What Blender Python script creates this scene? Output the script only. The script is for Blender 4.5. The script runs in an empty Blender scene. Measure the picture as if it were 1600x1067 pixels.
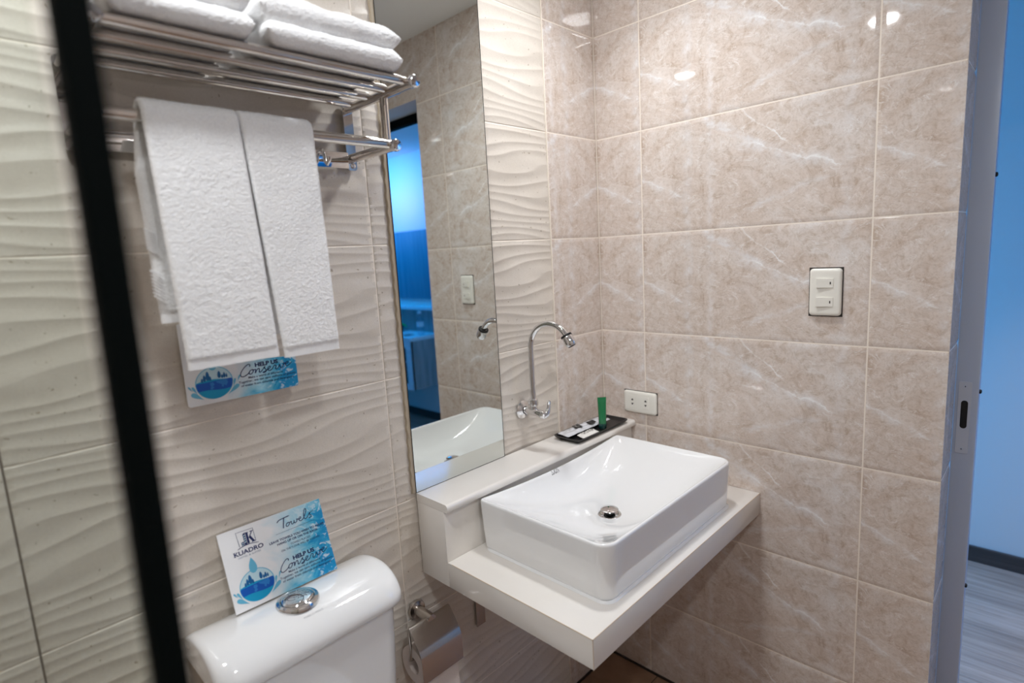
import bpy, bmesh, math, random
from mathutils import Vector, Matrix, noise
random.seed(7)
SC = bpy.context.scene
C = SC.collection
PI = math.pi

# ------------------------------------------------------------ camera
cd = bpy.data.cameras.new('camera'); cam = bpy.data.objects.new('camera', cd); C.objects.link(cam)
_r = Vector((0.69507554, -0.71675709, -0.05593987)); _u = Vector((0.14967579, 0.06816517, 0.98638262))
_f = Vector((0.70318358, 0.69398327, -0.15466113))
CAM = Vector((-1.519211, -1.079097, 1.441387))
m = Matrix((( _r.x, _u.x, -_f.x, CAM.x), (_r.y, _u.y, -_f.y, CAM.y), (_r.z, _u.z, -_f.z, CAM.z), (0, 0, 0, 1)))
cam.matrix_world = m
cd.sensor_width = 36.0; cd.sensor_fit = 'HORIZONTAL'; cd.lens = 19.7825; cd.clip_start = 0.02
cd.dof.use_dof = True; cd.dof.focus_distance = 1.35; cd.dof.aperture_fstop = 2.1
SC.camera = cam

# ------------------------------------------------------------ light
w = bpy.data.worlds.new('world'); SC.world = w; w.use_nodes = True
w.node_tree.nodes['Background'].inputs[0].default_value = (0.02, 0.05, 0.1, 1)
w.node_tree.nodes['Background'].inputs[1].default_value = 0.05

def area(name, loc, rot, sx, sy, power, col):
    l = bpy.data.lights.new(name, 'AREA'); l.shape = 'RECTANGLE'; l.size = sx; l.size_y = sy
    l.energy = power; l.color = col
    o = bpy.data.objects.new(name, l); C.objects.link(o); o.location = loc; o.rotation_euler = rot
    return o
LAMP_A = 68.0; LAMP_B = 380.0; FILL_C = 365.0
WARM = (0.94, 0.965, 0.985)
def beam(name, loc, dia, power, spread):
    # the beam a downlight's lens throws straight down, just under its diffuser
    o = area(name, loc, (0, 0, 0), dia, dia, power, WARM); o.data.shape = 'DISK'; o.data.spread = math.radians(spread); return o
beam('downlight_beam', (-0.41, -0.35, 2.327), 0.13, 3.2, 120)
# blue light of the bedroom: added unseen panels towards +y and over the desk, and a wash on the wall above it
area('bedroom_blue_fill', (0.80, 0.50, 0.85), (math.radians(-90), 0, 0), 1.0, 1.2, 18.5, (0.02, 0.42, 1.0))  # added fill panel inside the room, turns the bedroom wall blue
entry_ = area('bedroom_floor_fill', (0.75, -1.35, 2.32), (0, 0, 0), 0.12, 0.12, 3.6, (1.0, 0.93, 0.90)); entry_.data.spread = math.radians(70)  # added neutral fill to lift the bedroom floor by the doorway
area('bedroom_desk_fill', (0.95, -3.35, 2.25), (0, math.radians(-25), 0), 0.5, 0.9, 26, (0.0, 0.35, 1.0))  # added blue fill for the far wall and desk, without a fixture
o_ = area('bedroom_wall_wash', (0.80, -3.15, 1.93), (0, math.radians(-92), 0), 0.12, 0.5, 1.4, (0.62, 0.34, 0.65)); o_.data.spread = math.radians(80)

SC.view_settings.view_transform = 'Standard'; SC.view_settings.look = 'None'
SC.view_settings.gamma = 1.0; SC.view_settings.use_curve_mapping = False
SC.view_settings.exposure = -0.09
SC.cycles.max_bounces = 10; SC.cycles.diffuse_bounces = 5; SC.cycles.glossy_bounces = 6
SC.cycles.transparent_max_bounces = 12
SC.cycles.caustics_reflective = False; SC.cycles.caustics_refractive = False
SC.cycles.sample_clamp_indirect = 40.0

# ------------------------------------------------------------ helpers
def lin(r, g, b):
    def f(c):
        c /= 255.0
        return c / 12.92 if c <= 0.04045 else ((c + 0.055) / 1.055) ** 2.4
    return (f(r), f(g), f(b), 1.0)

class NT:
    def __init__(s, name):
        s.m = bpy.data.materials.new(name); s.m.use_nodes = True
        s.t = s.m.node_tree; s.n = s.t.nodes; s.b = s.n['Principled BSDF']; s.out = s.n['Material Output']
    def node(s, ty, **kw):
        n = s.n.new(ty)
        for k, v in kw.items():
            if k.startswith('_'): n.inputs[k[1:]].default_value = v
            else: setattr(n, k, v)
        return n
    def link(s, a, b): s.t.links.new(a, b)
    def noise(s, vec, scale, detail=4, rough=0.5, dist=0.0):
        n = s.node('ShaderNodeTexNoise'); n.inputs['Scale'].default_value = scale; n.inputs['Detail'].default_value = detail
        n.inputs['Roughness'].default_value = rough; n.inputs['Distortion'].default_value = dist
        if vec is not None: s.link(vec, n.inputs['Vector'])
        return n.outputs['Fac']
    def ramp(s, fac, stops, interp='LINEAR'):
        r = s.node('ShaderNodeValToRGB'); r.color_ramp.interpolation = interp
        e = r.color_ramp.elements
        while len(e) < len(stops): e.new(0.5)
        for i, (p, c) in enumerate(stops):
            e[i].position = p; e[i].color = c if len(c) == 4 else (*c, 1)
        s.link(fac, r.inputs[0]); return r.outputs[0]
    def mix(s, fac, a, b, mode='MIX'):
        n = s.node('ShaderNodeMix', data_type='RGBA', blend_type=mode)
        for sock, v in ((n.inputs[0], fac), (n.inputs[6], a), (n.inputs[7], b)):
            if isinstance(v, (int, float)): sock.default_value = v
            elif isinstance(v, (tuple, list)): sock.default_value = v
            else: s.link(v, sock)
        return n.outputs[2]
    def mapping(s, vec, scale=(1, 1, 1), rot=(0, 0, 0), loc=(0, 0, 0)):
        n = s.node('ShaderNodeMapping'); s.link(vec, n.inputs[0])
        n.inputs['Scale'].default_value = scale; n.inputs['Rotation'].default_value = rot; n.inputs['Location'].default_value = loc
        return n.outputs[0]
    def math(s, op, a, b=None, c=None):
        n = s.node('ShaderNodeMath', operation=op)
        for i, v in enumerate((a, b, c)):
            if v is None: continue
            if isinstance(v, (int, float)): n.inputs[i].default_value = v
            else: s.link(v, n.inputs[i])
        return n.outputs[0]
    def bump(s, h, strength=0.3, dist=0.001):
        n = s.node('ShaderNodeBump'); n.inputs['Strength'].default_value = strength; n.inputs['Distance'].default_value = dist
        s.link(h, n.inputs['Height']); s.link(n.outputs[0], s.b.inputs['Normal']); return n
    def coord(s, k='Object'):
        return s.node('ShaderNodeTexCoord').outputs[k]

def plain(name, col, rough=0.5, metal=0.0, coat=0.0, bump=0.0, bscale=200, spec=0.5, var=0.0):
    t = NT(name); t.b.inputs['Base Color'].default_value = col; t.b.inputs['Roughness'].default_value = rough
    t.b.inputs['Metallic'].default_value = metal; t.b.inputs['Coat Weight'].default_value = coat
    t.b.inputs['Coat Roughness'].default_value = 0.04
    t.b.inputs['Specular IOR Level'].default_value = spec
    co = t.coord()
    if var:
        f = t.noise(co, 12, 3)
        c2 = tuple(c * (1 - var) for c in col[:3]) + (1,)
        t.link(t.mix(f, col, c2), t.b.inputs['Base Color'])
    if bump: t.bump(t.noise(co, bscale, 3), bump, 0.001)
    return t.m

def mat_wave():
    t = NT('wave_tile_glaze'); co = t.coord()
    n1 = t.noise(co, 7, 5); n2 = t.noise(co, 420, 3, 0.6); n3 = t.noise(co, 60, 4)
    c = t.ramp(n1, [(0.3, lin(215, 206, 195)), (0.7, lin(225, 217, 207))])
    c = t.mix(t.ramp(n2, [(0.40, (0.80, 0.79, 0.78)), (0.55, (1, 1, 1))]), t.mix(1.0, c, lin(225, 222, 218), 'MULTIPLY'), c)
    sp = t.ramp(t.noise(co, 95, 2, 0.5), [(0.27, (0.62, 0.58, 0.52)), (0.31, (1, 1, 1))])
    c = t.mix(1.0, c, sp, 'MULTIPLY')
    t.link(c, t.b.inputs['Base Color'])
    t.b.inputs['Roughness'].default_value = 0.30; t.b.inputs['Specular IOR Level'].default_value = 0.4
    t.bump(t.math('ADD', t.math('MULTIPLY', n3, 0.35), t.math('MULTIPLY', n2, 0.12)), 0.35, 0.002)
    return t.m

def mat_marble(name='marble_tile_glaze', tint=1.0):
    t = NT(name); uv = t.node('ShaderNodeUVMap'); uv.uv_map = 'uv'; v = uv.outputs[0]
    big = t.noise(t.mapping(v, (1, 1.5, 1), (0, 0, 0.5)), 5.5, 6, 0.62, 1.4)
    mid = t.noise(v, 22, 9, 0.68, 1.8)
    fine = t.noise(v, 75, 8, 0.7, 2.2)
    k = tint
    base = t.ramp(big, [(0.30, lin(208, 189, 172)), (0.45, lin(216, 200, 186)), (0.58, lin(221, 208, 196)), (0.72, lin(229, 221, 213))])
    mott = t.ramp(mid, [(0.34, (0.80, 0.735, 0.67)), (0.46, (0.97, 0.955, 0.94)), (0.60, (1.04, 1.045, 1.05))])
    c = t.mix(1.0, base, mott, 'MULTIPLY')
    c = t.mix(0.55, c, t.mix(1.0, c, t.ramp(fine, [(0.38, (0.78, 0.74, 0.70)), (0.50, (1.0, 1.0, 1.0)), (0.66, (1.08, 1.085, 1.09))]), 'MULTIPLY'))
    # the print on every tile: two soft upright clouds, a pale diagonal band and thin veins
    sp = t.node('ShaderNodeSeparateXYZ'); t.link(v, sp.inputs[0]); U_, V_ = sp.outputs[0], sp.outputs[1]
    wob = t.math('SUBTRACT', t.noise(v, 16, 5, 0.6), 0.5); wob2 = t.math('SUBTRACT', t.noise(v, 45, 5, 0.65), 0.5)
    U2 = t.math('ADD', U_, t.math('MULTIPLY', wob, 0.05)); V2 = t.math('ADD', t.math('ADD', V_, t.math('MULTIPLY', wob, 0.045)), t.math('MULTIPLY', wob2, 0.012))
    def near(val, c0, wd, soft):
        d = t.math('ABSOLUTE', t.math('SUBTRACT', val, c0))
        return t.ramp(d, [(max(0.0, wd), (1, 1, 1)), (wd + soft, (0, 0, 0))])
    def span(a0, a1, e=0.03):
        return t.math('MULTIPLY', t.ramp(U_, [(max(a0 - e, 0), (0, 0, 0)), (a0, (1, 1, 1))]), t.ramp(U_, [(a1, (1, 1, 1)), (a1 + e, (0, 0, 0))]))
    pat = t.ramp(t.noise(v, 30, 5, 0.6), [(0.38, (0.15, 0.15, 0.15)), (0.60, (1, 1, 1))])
    def paint(c, msk, k, col): return t.mix(t.math('MULTIPLY', t.math('MULTIPLY', msk, pat), k), c, col)
    W1 = lin(233, 229, 225); W2 = lin(246, 242, 236)
    c = paint(c, near(U2, 0.145, 0.002, 0.014), 0.55, W1); c = paint(c, near(U2, 0.215, 0.001, 0.012), 0.45, W1)
    c = paint(c, near(U2, 0.545, 0.002, 0.018), 0.35, W1)
    def line(c, u0, v0, sl, a0, a1, wd, soft, k, col):
        val = t.math('ADD', V2, t.math('MULTIPLY', U_, sl)); return paint(c, t.math('MULTIPLY', near(val, v0 + sl * u0, wd, soft), span(a0, a1)), k, col)
    c = line(c, 0.22, 0.285, 0.72, 0.20, 0.33, 0.004, 0.016, 0.75, W1)
    c = line(c, 0.32, 0.205, 0.36, 0.30, 0.50, 0.003, 0.020, 0.65, W1)
    c = line(c, 0.32, 0.208, 0.36, 0.32, 0.52, 0.0000, 0.0022, 1.0, W2)
    c = line(c, 0.33, 0.265, 0.80, 0.32, 0.44, 0.0000, 0.0026, 0.9, W2)
    c = line(c, 0.02, 0.150, 0.45, 0.00, 0.12, 0.0005, 0.0040, 0.8, W2)
    c = line(c, 0.02, 0.145, 0.45, 0.00, 0.11, 0.002, 0.016, 0.5, W1)
    c = line(c, 0.35, 0.060, -0.30, 0.33, 0.50, 0.0010, 0.0090, 0.5, W1)
    vv = t.mapping(v, (3.2, 6.0, 1), (0, 0, 0.55))
    d = t.math('ABSOLUTE', t.math('SUBTRACT', t.noise(vv, 2.6, 7, 0.6, 1.4), 0.5))
    c = paint(c, t.ramp(d, [(0.0, (1, 1, 1)), (0.012, (0, 0, 0))]), 0.6, W2)
    c = t.mix(1.0, c, (0.98, 1.01, 1.075, 1), 'MULTIPLY')
    t.link(c, t.b.inputs['Base Color'])
    t.b.inputs['Roughness'].default_value = 0.04; t.b.inputs['Specular IOR Level'].default_value = 0.68
    h = t.math('ADD', t.math('MULTIPLY', t.noise(v, 16, 2, 0.4), 0.8), t.math('MULTIPLY', t.noise(v, 70, 3, 0.5), 0.12))
    t.bump(h, 0.12, 0.0012)
    return t.m

def mat_floor_tile():
    t = NT('brown_floor_tile'); co = t.coord()
    c = t.ramp(t.noise(co, 9, 6, 0.6), [(0.3, lin(134, 104, 82)), (0.7, lin(164, 134, 110))])
    t.link(c, t.b.inputs['Base Color']); t.b.inputs['Roughness'].default_value = 0.4
    return t.m

def mat_planks():
    t = NT('grey_wood_planks'); co = t.coord()
    s = t.noise(t.mapping(co, (46, 2.2, 1)), 1.0, 7, 0.65, 0.6)
    big = t.noise(t.mapping(co, (8, 1.2, 1)), 1.0, 3)
    c = t.ramp(s, [(0.25, lin(132, 114, 102)), (0.5, lin(178, 157, 144)), (0.75, lin(204, 185, 174))])
    c = t.mix(1.0, c, t.ramp(big, [(0.3, (0.75, 0.75, 0.75)), (0.7, (1.08, 1.08, 1.08))]), 'MULTIPLY')
    t.link(c, t.b.inputs['Base Color']); t.b.inputs['Roughness'].default_value = 0.38
    return t.m

def mat_wood(name, a, b, axis='x'):
    t = NT(name); co = t.coord()
    sc = {'x': (2, 30, 30), 'z': (30, 30, 2), 'y': (30, 2, 30)}[axis]
    c = t.ramp(t.noise(t.mapping(co, sc), 1.0, 5, 0.6, 0.4), [(0.3, a), (0.7, b)])
    t.link(c, t.b.inputs['Base Color']); t.b.inputs['Roughness'].default_value = 0.45
    return t.m

def mat_stone():
    t = NT('cream_engineered_stone'); co = t.coord()
    c = t.ramp(t.noise(co, 4, 4), [(0.3, lin(228, 223, 217)), (0.7, lin(236, 232, 227))])
    t.link(c, t.b.inputs['Base Color']); t.b.inputs['Roughness'].default_value = 0.16
    t.b.inputs['Coat Weight'].default_value = 0.3; t.b.inputs['Coat Roughness'].default_value = 0.05
    return t.m

def mat_terry():
    t = NT('white_terry_cloth'); co = t.coord()
    n1 = t.noise(co, 420, 3, 0.6); n2 = t.noise(t.mapping(co, (1, 1, 1.5)), 230, 3, 0.6, 0.4)
    c = t.ramp(n1, [(0.3, lin(236, 236, 237)), (0.6, lin(250, 250, 250))])
    t.link(c, t.b.inputs['Base Color']); t.b.inputs['Roughness'].default_value = 0.95
    t.b.inputs['Sheen Weight'].default_value = 0.25; t.b.inputs['Specular IOR Level'].default_value = 0.1
    h = t.math('ADD', t.math('MULTIPLY', n1, 0.5), t.math('MULTIPLY', n2, 1.0))
    t.bump(h, 0.65, 0.0022)
    return t.m

def mat_hem():
    t = NT('white_towel_hem'); co = t.coord()
    wv = t.node('ShaderNodeTexWave'); t.link(t.mapping(co, (1, 0, 1)), wv.inputs['Vector']); wv.inputs['Scale'].default_value = 260
    wv.bands_direction = 'DIAGONAL'
    t.b.inputs['Base Color'].default_value = lin(242, 242, 243); t.b.inputs['Roughness'].default_value = 0.9
    t.bump(wv.outputs['Fac'], 0.35, 0.0006)
    return t.m

def mat_mirror():
    t = NT('mirror_silvering'); t.b.inputs['Base Color'].default_value = (0.70, 0.735, 0.71, 1)
    t.b.inputs['Metallic'].default_value = 1; t.b.inputs['Roughness'].default_value = 0.0
    return t.m

def mat_glass(name, tint, rough=0.0):
    t = NT(name); tr = t.node('ShaderNodeBsdfTransparent'); tr.inputs[0].default_value = tint
    gl = t.node('ShaderNodeBsdfGlossy'); gl.inputs['Roughness'].default_value = rough
    lw = t.node('ShaderNodeLayerWeight'); lw.inputs[0].default_value = 0.5
    fr = t.math('ADD', t.math('MULTIPLY', t.math('POWER', lw.outputs['Facing'], 5.0), 0.96), 0.04)
    mx = t.node('ShaderNodeMixShader'); t.link(fr, mx.inputs[0]); t.link(tr.outputs[0], mx.inputs[1]); t.link(gl.outputs[0], mx.inputs[2])
    t.link(mx.outputs[0], t.out.inputs[0])
    return t.m

def mat_emit(name, col, st):
    t = NT(name); e = t.node('ShaderNodeEmission'); e.inputs[0].default_value = col; e.inputs[1].default_value = st
    t.link(e.outputs[0], t.out.inputs[0]); return t.m

def mat_card():
    # white card with a cyan watercolour wash growing towards its right and lower side
    t = NT('printed_water_card'); uv = t.node('ShaderNodeUVMap'); uv.uv_map = 'uv'; v = uv.outputs[0]
    sep = t.node('ShaderNodeSeparateXYZ'); t.link(v, sep.inputs[0]); x, y = sep.outputs[0], sep.outputs[1]
    n = t.noise(v, 3.2, 7, 0.6, 1.2); n2 = t.noise(v, 7.5, 5, 0.6, 2.5)
    g = t.math('ADD', t.math('MULTIPLY', x, 1.25), t.math('MULTIPLY', y, -0.30))
    g = t.math('ADD', g, t.math('MULTIPLY', t.math('SUBTRACT', n, 0.5), 0.9))
    c = t.ramp(g, [(0.28, lin(240, 241, 243)), (0.52, lin(214, 231, 240)), (0.72, lin(160, 214, 234)), (0.92, lin(70, 182, 222)), (1.0, lin(20, 150, 208))])
    spl = t.math('MULTIPLY', t.ramp(n2, [(0.56, (0, 0, 0)), (0.62, (1, 1, 1))]), t.ramp(x, [(0.55, (0, 0, 0)), (0.9, (1, 1, 1))]))
    c = t.mix(t.math('MULTIPLY', spl, 0.7), c, lin(232, 243, 248))
    t.link(c, t.b.inputs['Base Color']); t.b.inputs['Roughness'].default_value = 0.28
    return t.m

M = {}
M['wave'] = mat_wave(); M['marble'] = mat_marble()
M['grout'] = plain('pale_grout', lin(240, 230, 218), 0.8)
M['dark_grout'] = plain('dark_sealant', lin(120, 110, 100), 0.7)
M['floor_tile'] = mat_floor_tile(); M['floor_grout'] = plain('dark_floor_grout', lin(38, 28, 22), 0.8)
M['planks'] = mat_planks(); M['plank_gap'] = plain('pale_plank_bevel', lin(196, 196, 198), 0.4)
M['ceiling'] = plain('white_ceiling_paint', lin(243, 245, 246), 0.8, bump=0.05)
M['paint'] = plain('white_bedroom_paint', lin(222, 224, 226), 0.6, bump=0.05)
M['stone'] = mat_stone()
M['ceramic'] = plain('white_glazed_ceramic', lin(238, 239, 240), 0.04, coat=0.9)
M['chrome'] = plain('polished_chrome', (0.78, 0.78, 0.79, 1), 0.04, metal=1)
M['steel'] = plain('polished_stainless_steel', (0.72, 0.68, 0.64, 1), 0.07, metal=1)
M['brushed'] = plain('brushed_stainless_steel', (0.58, 0.54, 0.50, 1), 0.22, metal=1)
M['alu'] = plain('grey_aluminium', lin(184, 196, 216), 0.35, metal=0.0)
M['alu_plate'] = plain('light_strike_plate', lin(196, 203, 216), 0.35, metal=0.0)
M['black'] = plain('black_rubber', lin(8, 9, 10), 0.5)
M['black_frame'] = plain('black_powder_coat', lin(5, 10, 10), 0.8, spec=0.08)
M['tray'] = plain('black_plastic_tray', lin(20, 20, 22), 0.3)
M['ivory'] = plain('ivory_plastic', lin(238, 236, 228), 0.22)
M['slot'] = plain('dark_slot', lin(45, 40, 36), 0.6)
M['terry'] = mat_terry(); M['hem'] = mat_hem()
M['mirror'] = mat_mirror(); M['mirror_edge'] = plain('dark_mirror_edge', lin(50, 55, 55), 0.2)
M['sealant'] = plain('tan_mirror_adhesive', lin(176, 162, 142), 0.7, bump=0.3, bscale=90)
M['tan_edge'] = plain('tan_mitre_line', lin(206, 186, 160), 0.5)
M['glass'] = mat_glass('shower_glass', (0.885, 0.915, 0.89, 1))
M['card'] = mat_card()
M['navy'] = plain('navy_print', lin(14, 34, 92), 0.4)
M['navy_grey'] = plain('grey_blue_print', lin(110, 124, 150), 0.4)
M['c_pale'] = plain('pale_blue_print', lin(196, 225, 236), 0.3)
M['c_mid'] = plain('sky_blue_print', lin(104, 186, 218), 0.3)
M['c_cyan'] = plain('cyan_print', lin(0, 158, 206), 0.3)
M['c_deep'] = plain('deep_blue_print', lin(0, 88, 186), 0.3)
M['c_tree'] = plain('tree_blue_print', lin(8, 98, 158), 0.3)
M['c_land'] = plain('land_blue_print', lin(38, 128, 206), 0.3)
M['green'] = plain('green_translucent_tube', lin(18, 118, 70), 0.15, coat=0.5)
M['teal_cap'] = plain('dark_teal_cap', lin(8, 62, 58), 0.15, coat=0.5)
M['foil'] = plain('clear_plastic_wrapper', lin(214, 216, 222), 0.18, coat=0.6, bump=0.8, bscale=70)
M['soap'] = plain('white_paper_wrapper', lin(238, 236, 232), 0.45)
M['ink'] = plain('black_print', lin(28, 28, 30), 0.5)
M['grey_ink'] = plain('grey_print', lin(150, 152, 158), 0.5)
M['paper'] = plain('toilet_paper', lin(226, 214, 208), 0.95, bump=0.3, bscale=300)
M['lamp'] = mat_emit('downlight_diffuser_a', (0.94, 0.965, 0.985, 1), LAMP_A)
M['lamp_b'] = mat_emit('downlight_diffuser_b', (0.94, 0.965, 0.985, 1), LAMP_B)
M['fill_c'] = mat_emit('fill_diffuser_c', (0.94, 0.965, 0.985, 1), FILL_C)
M['white_metal'] = plain('white_lamp_trim', lin(235, 235, 235), 0.4)
M['desk'] = mat_wood('grey_oak_laminate', lin(128, 124, 126), lin(168, 164, 164), 'z')
M['desk_top'] = mat_wood('pale_desk_laminate', lin(208, 212, 220), lin(232, 236, 240), 'y')
M['dark_wood'] = mat_wood('dark_skirting_wood', lin(52, 44, 42), lin(84, 74, 70), 'y')
M['panel'] = mat_wood('teal_fabric', lin(70, 128, 150), lin(96, 150, 172), 'z')
M['fridge'] = plain('black_appliance', lin(12, 13, 15), 0.15)
M['leaf'] = plain('green_leaf', lin(40, 190, 60), 0.4)
M['pot'] = plain('grey_pot', lin(70, 74, 80), 0.5)
M['bottle'] = mat_glass('clear_bottle_plastic', (0.88, 0.93, 0.97, 1), 0.1)

class MB:
    """collects geometry of one part"""
    def __init__(s): s.v = []; s.f = []; s.m = []; s.uv = []
    def add(s, verts, faces, mi=0, uvs=None):
        k = len(s.v); s.v += [tuple(p) for p in verts]
        for i, f in enumerate(faces):
            s.f.append(tuple(k + a for a in f)); s.m.append(mi)
            s.uv.append(uvs[i] if uvs else None)
        return s
    def box(s, a, b, mi=0, bev=0.0, seg=2):
        x0, y0, z0 = a; x1, y1, z1 = b
        if not bev:
            v = [(x0, y0, z0), (x1, y0, z0), (x1, y1, z0), (x0, y1, z0), (x0, y0, z1), (x1, y0, z1), (x1, y1, z1), (x0, y1, z1)]
            return s.add(v, [(0, 3, 2, 1), (4, 5, 6, 7), (0, 1, 5, 4), (1, 2, 6, 5), (2, 3, 7, 6), (3, 0, 4, 7)], mi)
        bm = bmesh.new(); bmesh.ops.create_cube(bm, size=1)
        for q in bm.verts: q.co = Vector(((x0 + x1) / 2 + q.co.x * (x1 - x0), (y0 + y1) / 2 + q.co.y * (y1 - y0), (z0 + z1) / 2 + q.co.z * (z1 - z0)))
        bmesh.ops.bevel(bm, geom=bm.edges[:], offset=bev, segments=seg, profile=0.5, affect='EDGES')
        return s.bm(bm, mi)
    def bm(s, bm, mi=0):
        bm.verts.index_update(); s.add([q.co[:] for q in bm.verts], [[q.index for q in f.verts] for f in bm.faces], mi); bm.free(); return s
    def tube(s, pts, r, seg=20, mi=0, caps=True, closed=False):
        P = [Vector(p) for p in pts]; n = len(P); R = r if isinstance(r, (list, tuple)) else [r] * n
        T = []
        for i in range(n):
            a = P[max(i - 1, 0)]; b = P[min(i + 1, n - 1)]; T.append((b - a).normalized())
        up = Vector((0, 0, 1)) if abs(T[0].z) < 0.9 else Vector((1, 0, 0))
        N = (up - T[0] * up.dot(T[0])).normalized(); vs = []
        for i in range(n):
            N = (N - T[i] * N.dot(T[i])).normalized(); B = T[i].cross(N)
            for k in range(seg):
                a = 2 * PI * k / seg; vs.append(P[i] + (N * math.cos(a) + B * math.sin(a)) * R[i])
        fs = [(i * seg + k, i * seg + (k + 1) % seg, (i + 1) * seg + (k + 1) % seg, (i + 1) * seg + k) for i in range(n - 1) for k in range(seg)]
        if caps: fs += [tuple(range(seg - 1, -1, -1)), tuple((n - 1) * seg + k for k in range(seg))]
        return s.add(vs, fs, mi)
    def lathe(s, prof, o, ax=(0, 0, 1), seg=40, mi=0):
        ax = Vector(ax).normalized(); up = Vector((0, 0, 1)) if abs(ax.z) < 0.9 else Vector((1, 0, 0))
        N = (up - ax * up.dot(ax)).normalized(); B = ax.cross(N); o = Vector(o); vs = []
        for r, h in prof:
            for k in range(seg):
                a = 2 * PI * k / seg; vs.append(o + ax * h + (N * math.cos(a) + B * math.sin(a)) * max(r, 1e-5))
        n = len(prof)
        fs = [(i * seg + k, i * seg + (k + 1) % seg, (i + 1) * seg + (k + 1) % seg, (i + 1) * seg + k) for i in range(n - 1) for k in range(seg)]
        return s.add(vs, fs, mi)
    def grid(s, fn, nu, nv, mi=0, flip=False, closeu=False):
        vs = [fn(i / nu, j / nv) for i in range(nu + (0 if closeu else 1)) for j in range(nv + 1)]
        W = nv + 1; fs = []
        for i in range(nu):
            i2 = (i + 1) % nu if closeu else i + 1
            for j in range(nv):
                q = (i * W + j, i2 * W + j, i2 * W + j + 1, i * W + j + 1)
                fs.append(q[::-1] if flip else q)
        return s.add(vs, fs, mi)
    def loft(s, rings, mi=0, caps=True):
        n = len(rings[0]); vs = [p for r in rings for p in r]
        fs = [(i * n + k, i * n + (k + 1) % n, (i + 1) * n + (k + 1) % n, (i + 1) * n + k) for i in range(len(rings) - 1) for k in range(n)]
        if caps: fs += [tuple(range(n - 1, -1, -1)), tuple((len(rings) - 1) * n + k for k in range(n))]
        return s.add(vs, fs, mi)

def finish(name, mb, mats, parent=None, smooth=True, ang=40, uv=False, tagd=None):
    off = Vector(parent.location) if parent else Vector((0, 0, 0))
    gp = parent.parent if parent else None
    while gp: off += Vector(gp.location); gp = gp.parent
    me = bpy.data.meshes.new(name)
    me.from_pydata([(a - off.x, b - off.y, c - off.z) for a, b, c in mb.v], [], mb.f)
    if isinstance(mats, str): mats = [mats]
    for k in mats: me.materials.append(M[k])
    me.polygons.foreach_set('material_index', mb.m)
    if uv:
        ul = me.uv_layers.new(name='uv'); flat = []
        for f, u in zip(mb.f, mb.uv):
            for i in range(len(f)): flat += list(u[i]) if u else [0.0, 0.0]
        ul.data.foreach_set('uv', flat)
    if not uv or smooth == 'fix':
        bm = bmesh.new(); bm.from_mesh(me); bmesh.ops.recalc_face_normals(bm, faces=bm.faces[:]); bm.to_mesh(me); bm.free()
    if smooth:
        me.polygons.foreach_set('use_smooth', [True] * len(me.polygons))
        me.set_sharp_from_angle(angle=math.radians(ang))
    me.update()
    o = bpy.data.objects.new(name, me); C.objects.link(o)
    if parent: o.parent = parent
    return o

def thing(name, label, cat, loc=(0, 0, 0), group=None):
    o = bpy.data.objects.new(name, None); C.objects.link(o); o.location = loc; o.empty_display_size = 0.05
    o['label'] = label; o['category'] = cat
    if group: o['group'] = group
    return o
def tag(o, label, cat, group=None):
    o['label'] = label; o['category'] = cat
    if group: o['group'] = group
    return o
def struct(o): o['kind'] = 'structure'; return o

# ------------------------------------------------------------ tile fields
ROW0 = 2.0754; ROWS = [ROW0 + 0.3 - 0.3 * k for k in range(0, 8)]      # horizontal joints

def breaks(a, b, joints, step, offs):
    s = {round(a, 6), round(b, 6)}
    for j in joints:
        for d in offs:
            for q in (j - d, j + d):
                if a < q < b: s.add(round(q, 6))
    s = sorted(s); out = [s[0]]
    for q in s[1:]:
        g = q - out[-1]; n = max(1, int(math.ceil(g / step))); p = out[-1]
        for k in range(1, n + 1): out.append(p + g * k / n)
    return out

def dist_j(x, js):
    return min(abs(x - j) for j in js)

def field(name, O, U, V, N, ur, vr, uj, vj, height, ustep, vstep, mats, gw=0.0016, uvscale=(0.6, 0.3), offs=(0.0, 0.0016, 0.0032, 0.0065, 0.011), special=None):
    us = breaks(*ur, uj, ustep, offs); vs_ = breaks(*vr, vj, vstep, offs)
    O = Vector(O); U = Vector(U); V = Vector(V); N = Vector(N); mb = MB()
    nv = len(vs_)
    du = [dist_j(u, uj) for u in us]; dv = [dist_j(v, vj) for v in vs_]
    for i, u in enumerate(us):
        for j, v in enumerate(vs_):
            h = height(u, v, du[i], dv[j]); p = O + U * u + V * v + N * h; mb.v.append(p[:])
    flip = U.cross(V).dot(N) < 0
    uj = sorted(uj); vj = sorted(vj)
    for i in range(len(us) - 1):
        uc = (us[i] + us[i + 1]) / 2; ub = max([q for q in uj if q <= uc] or [uj[0] - uvscale[0]])
        gu = dist_j(uc, uj) < gw
        for j in range(nv - 1):
            vc = (vs_[j] + vs_[j + 1]) / 2; vb = max([q for q in vj if q <= vc] or [vj[0] - uvscale[1]])
            q = [(i, j), (i + 1, j), (i + 1, j + 1), (i, j + 1)]
            if flip: q = q[::-1]
            mb.f.append(tuple(a * nv + b for a, b in q))
            mi = 1 if (gu or dist_j(vc, vj) < gw) else 0
            if special is not None and gu and abs(uc - special) < gw * 2.2: mi = 2
            mb.m.append(mi)
            mb.uv.append([(us[a] - ub, vs_[b] - vb) for a, b in q])
    return mb

def cushion(u, v, du, dv):
    d = min(du, dv)
    tab = [(0.0, -0.0013), (0.0016, -0.0013), (0.0032, -0.0009), (0.0065, -0.00042), (0.011, 0.0)]
    for (a, ha), (b, hb) in zip(tab, tab[1:]):
        if d <= b: return ha + (hb - ha) * (d - a) / (b - a)
    return 0.0

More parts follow.
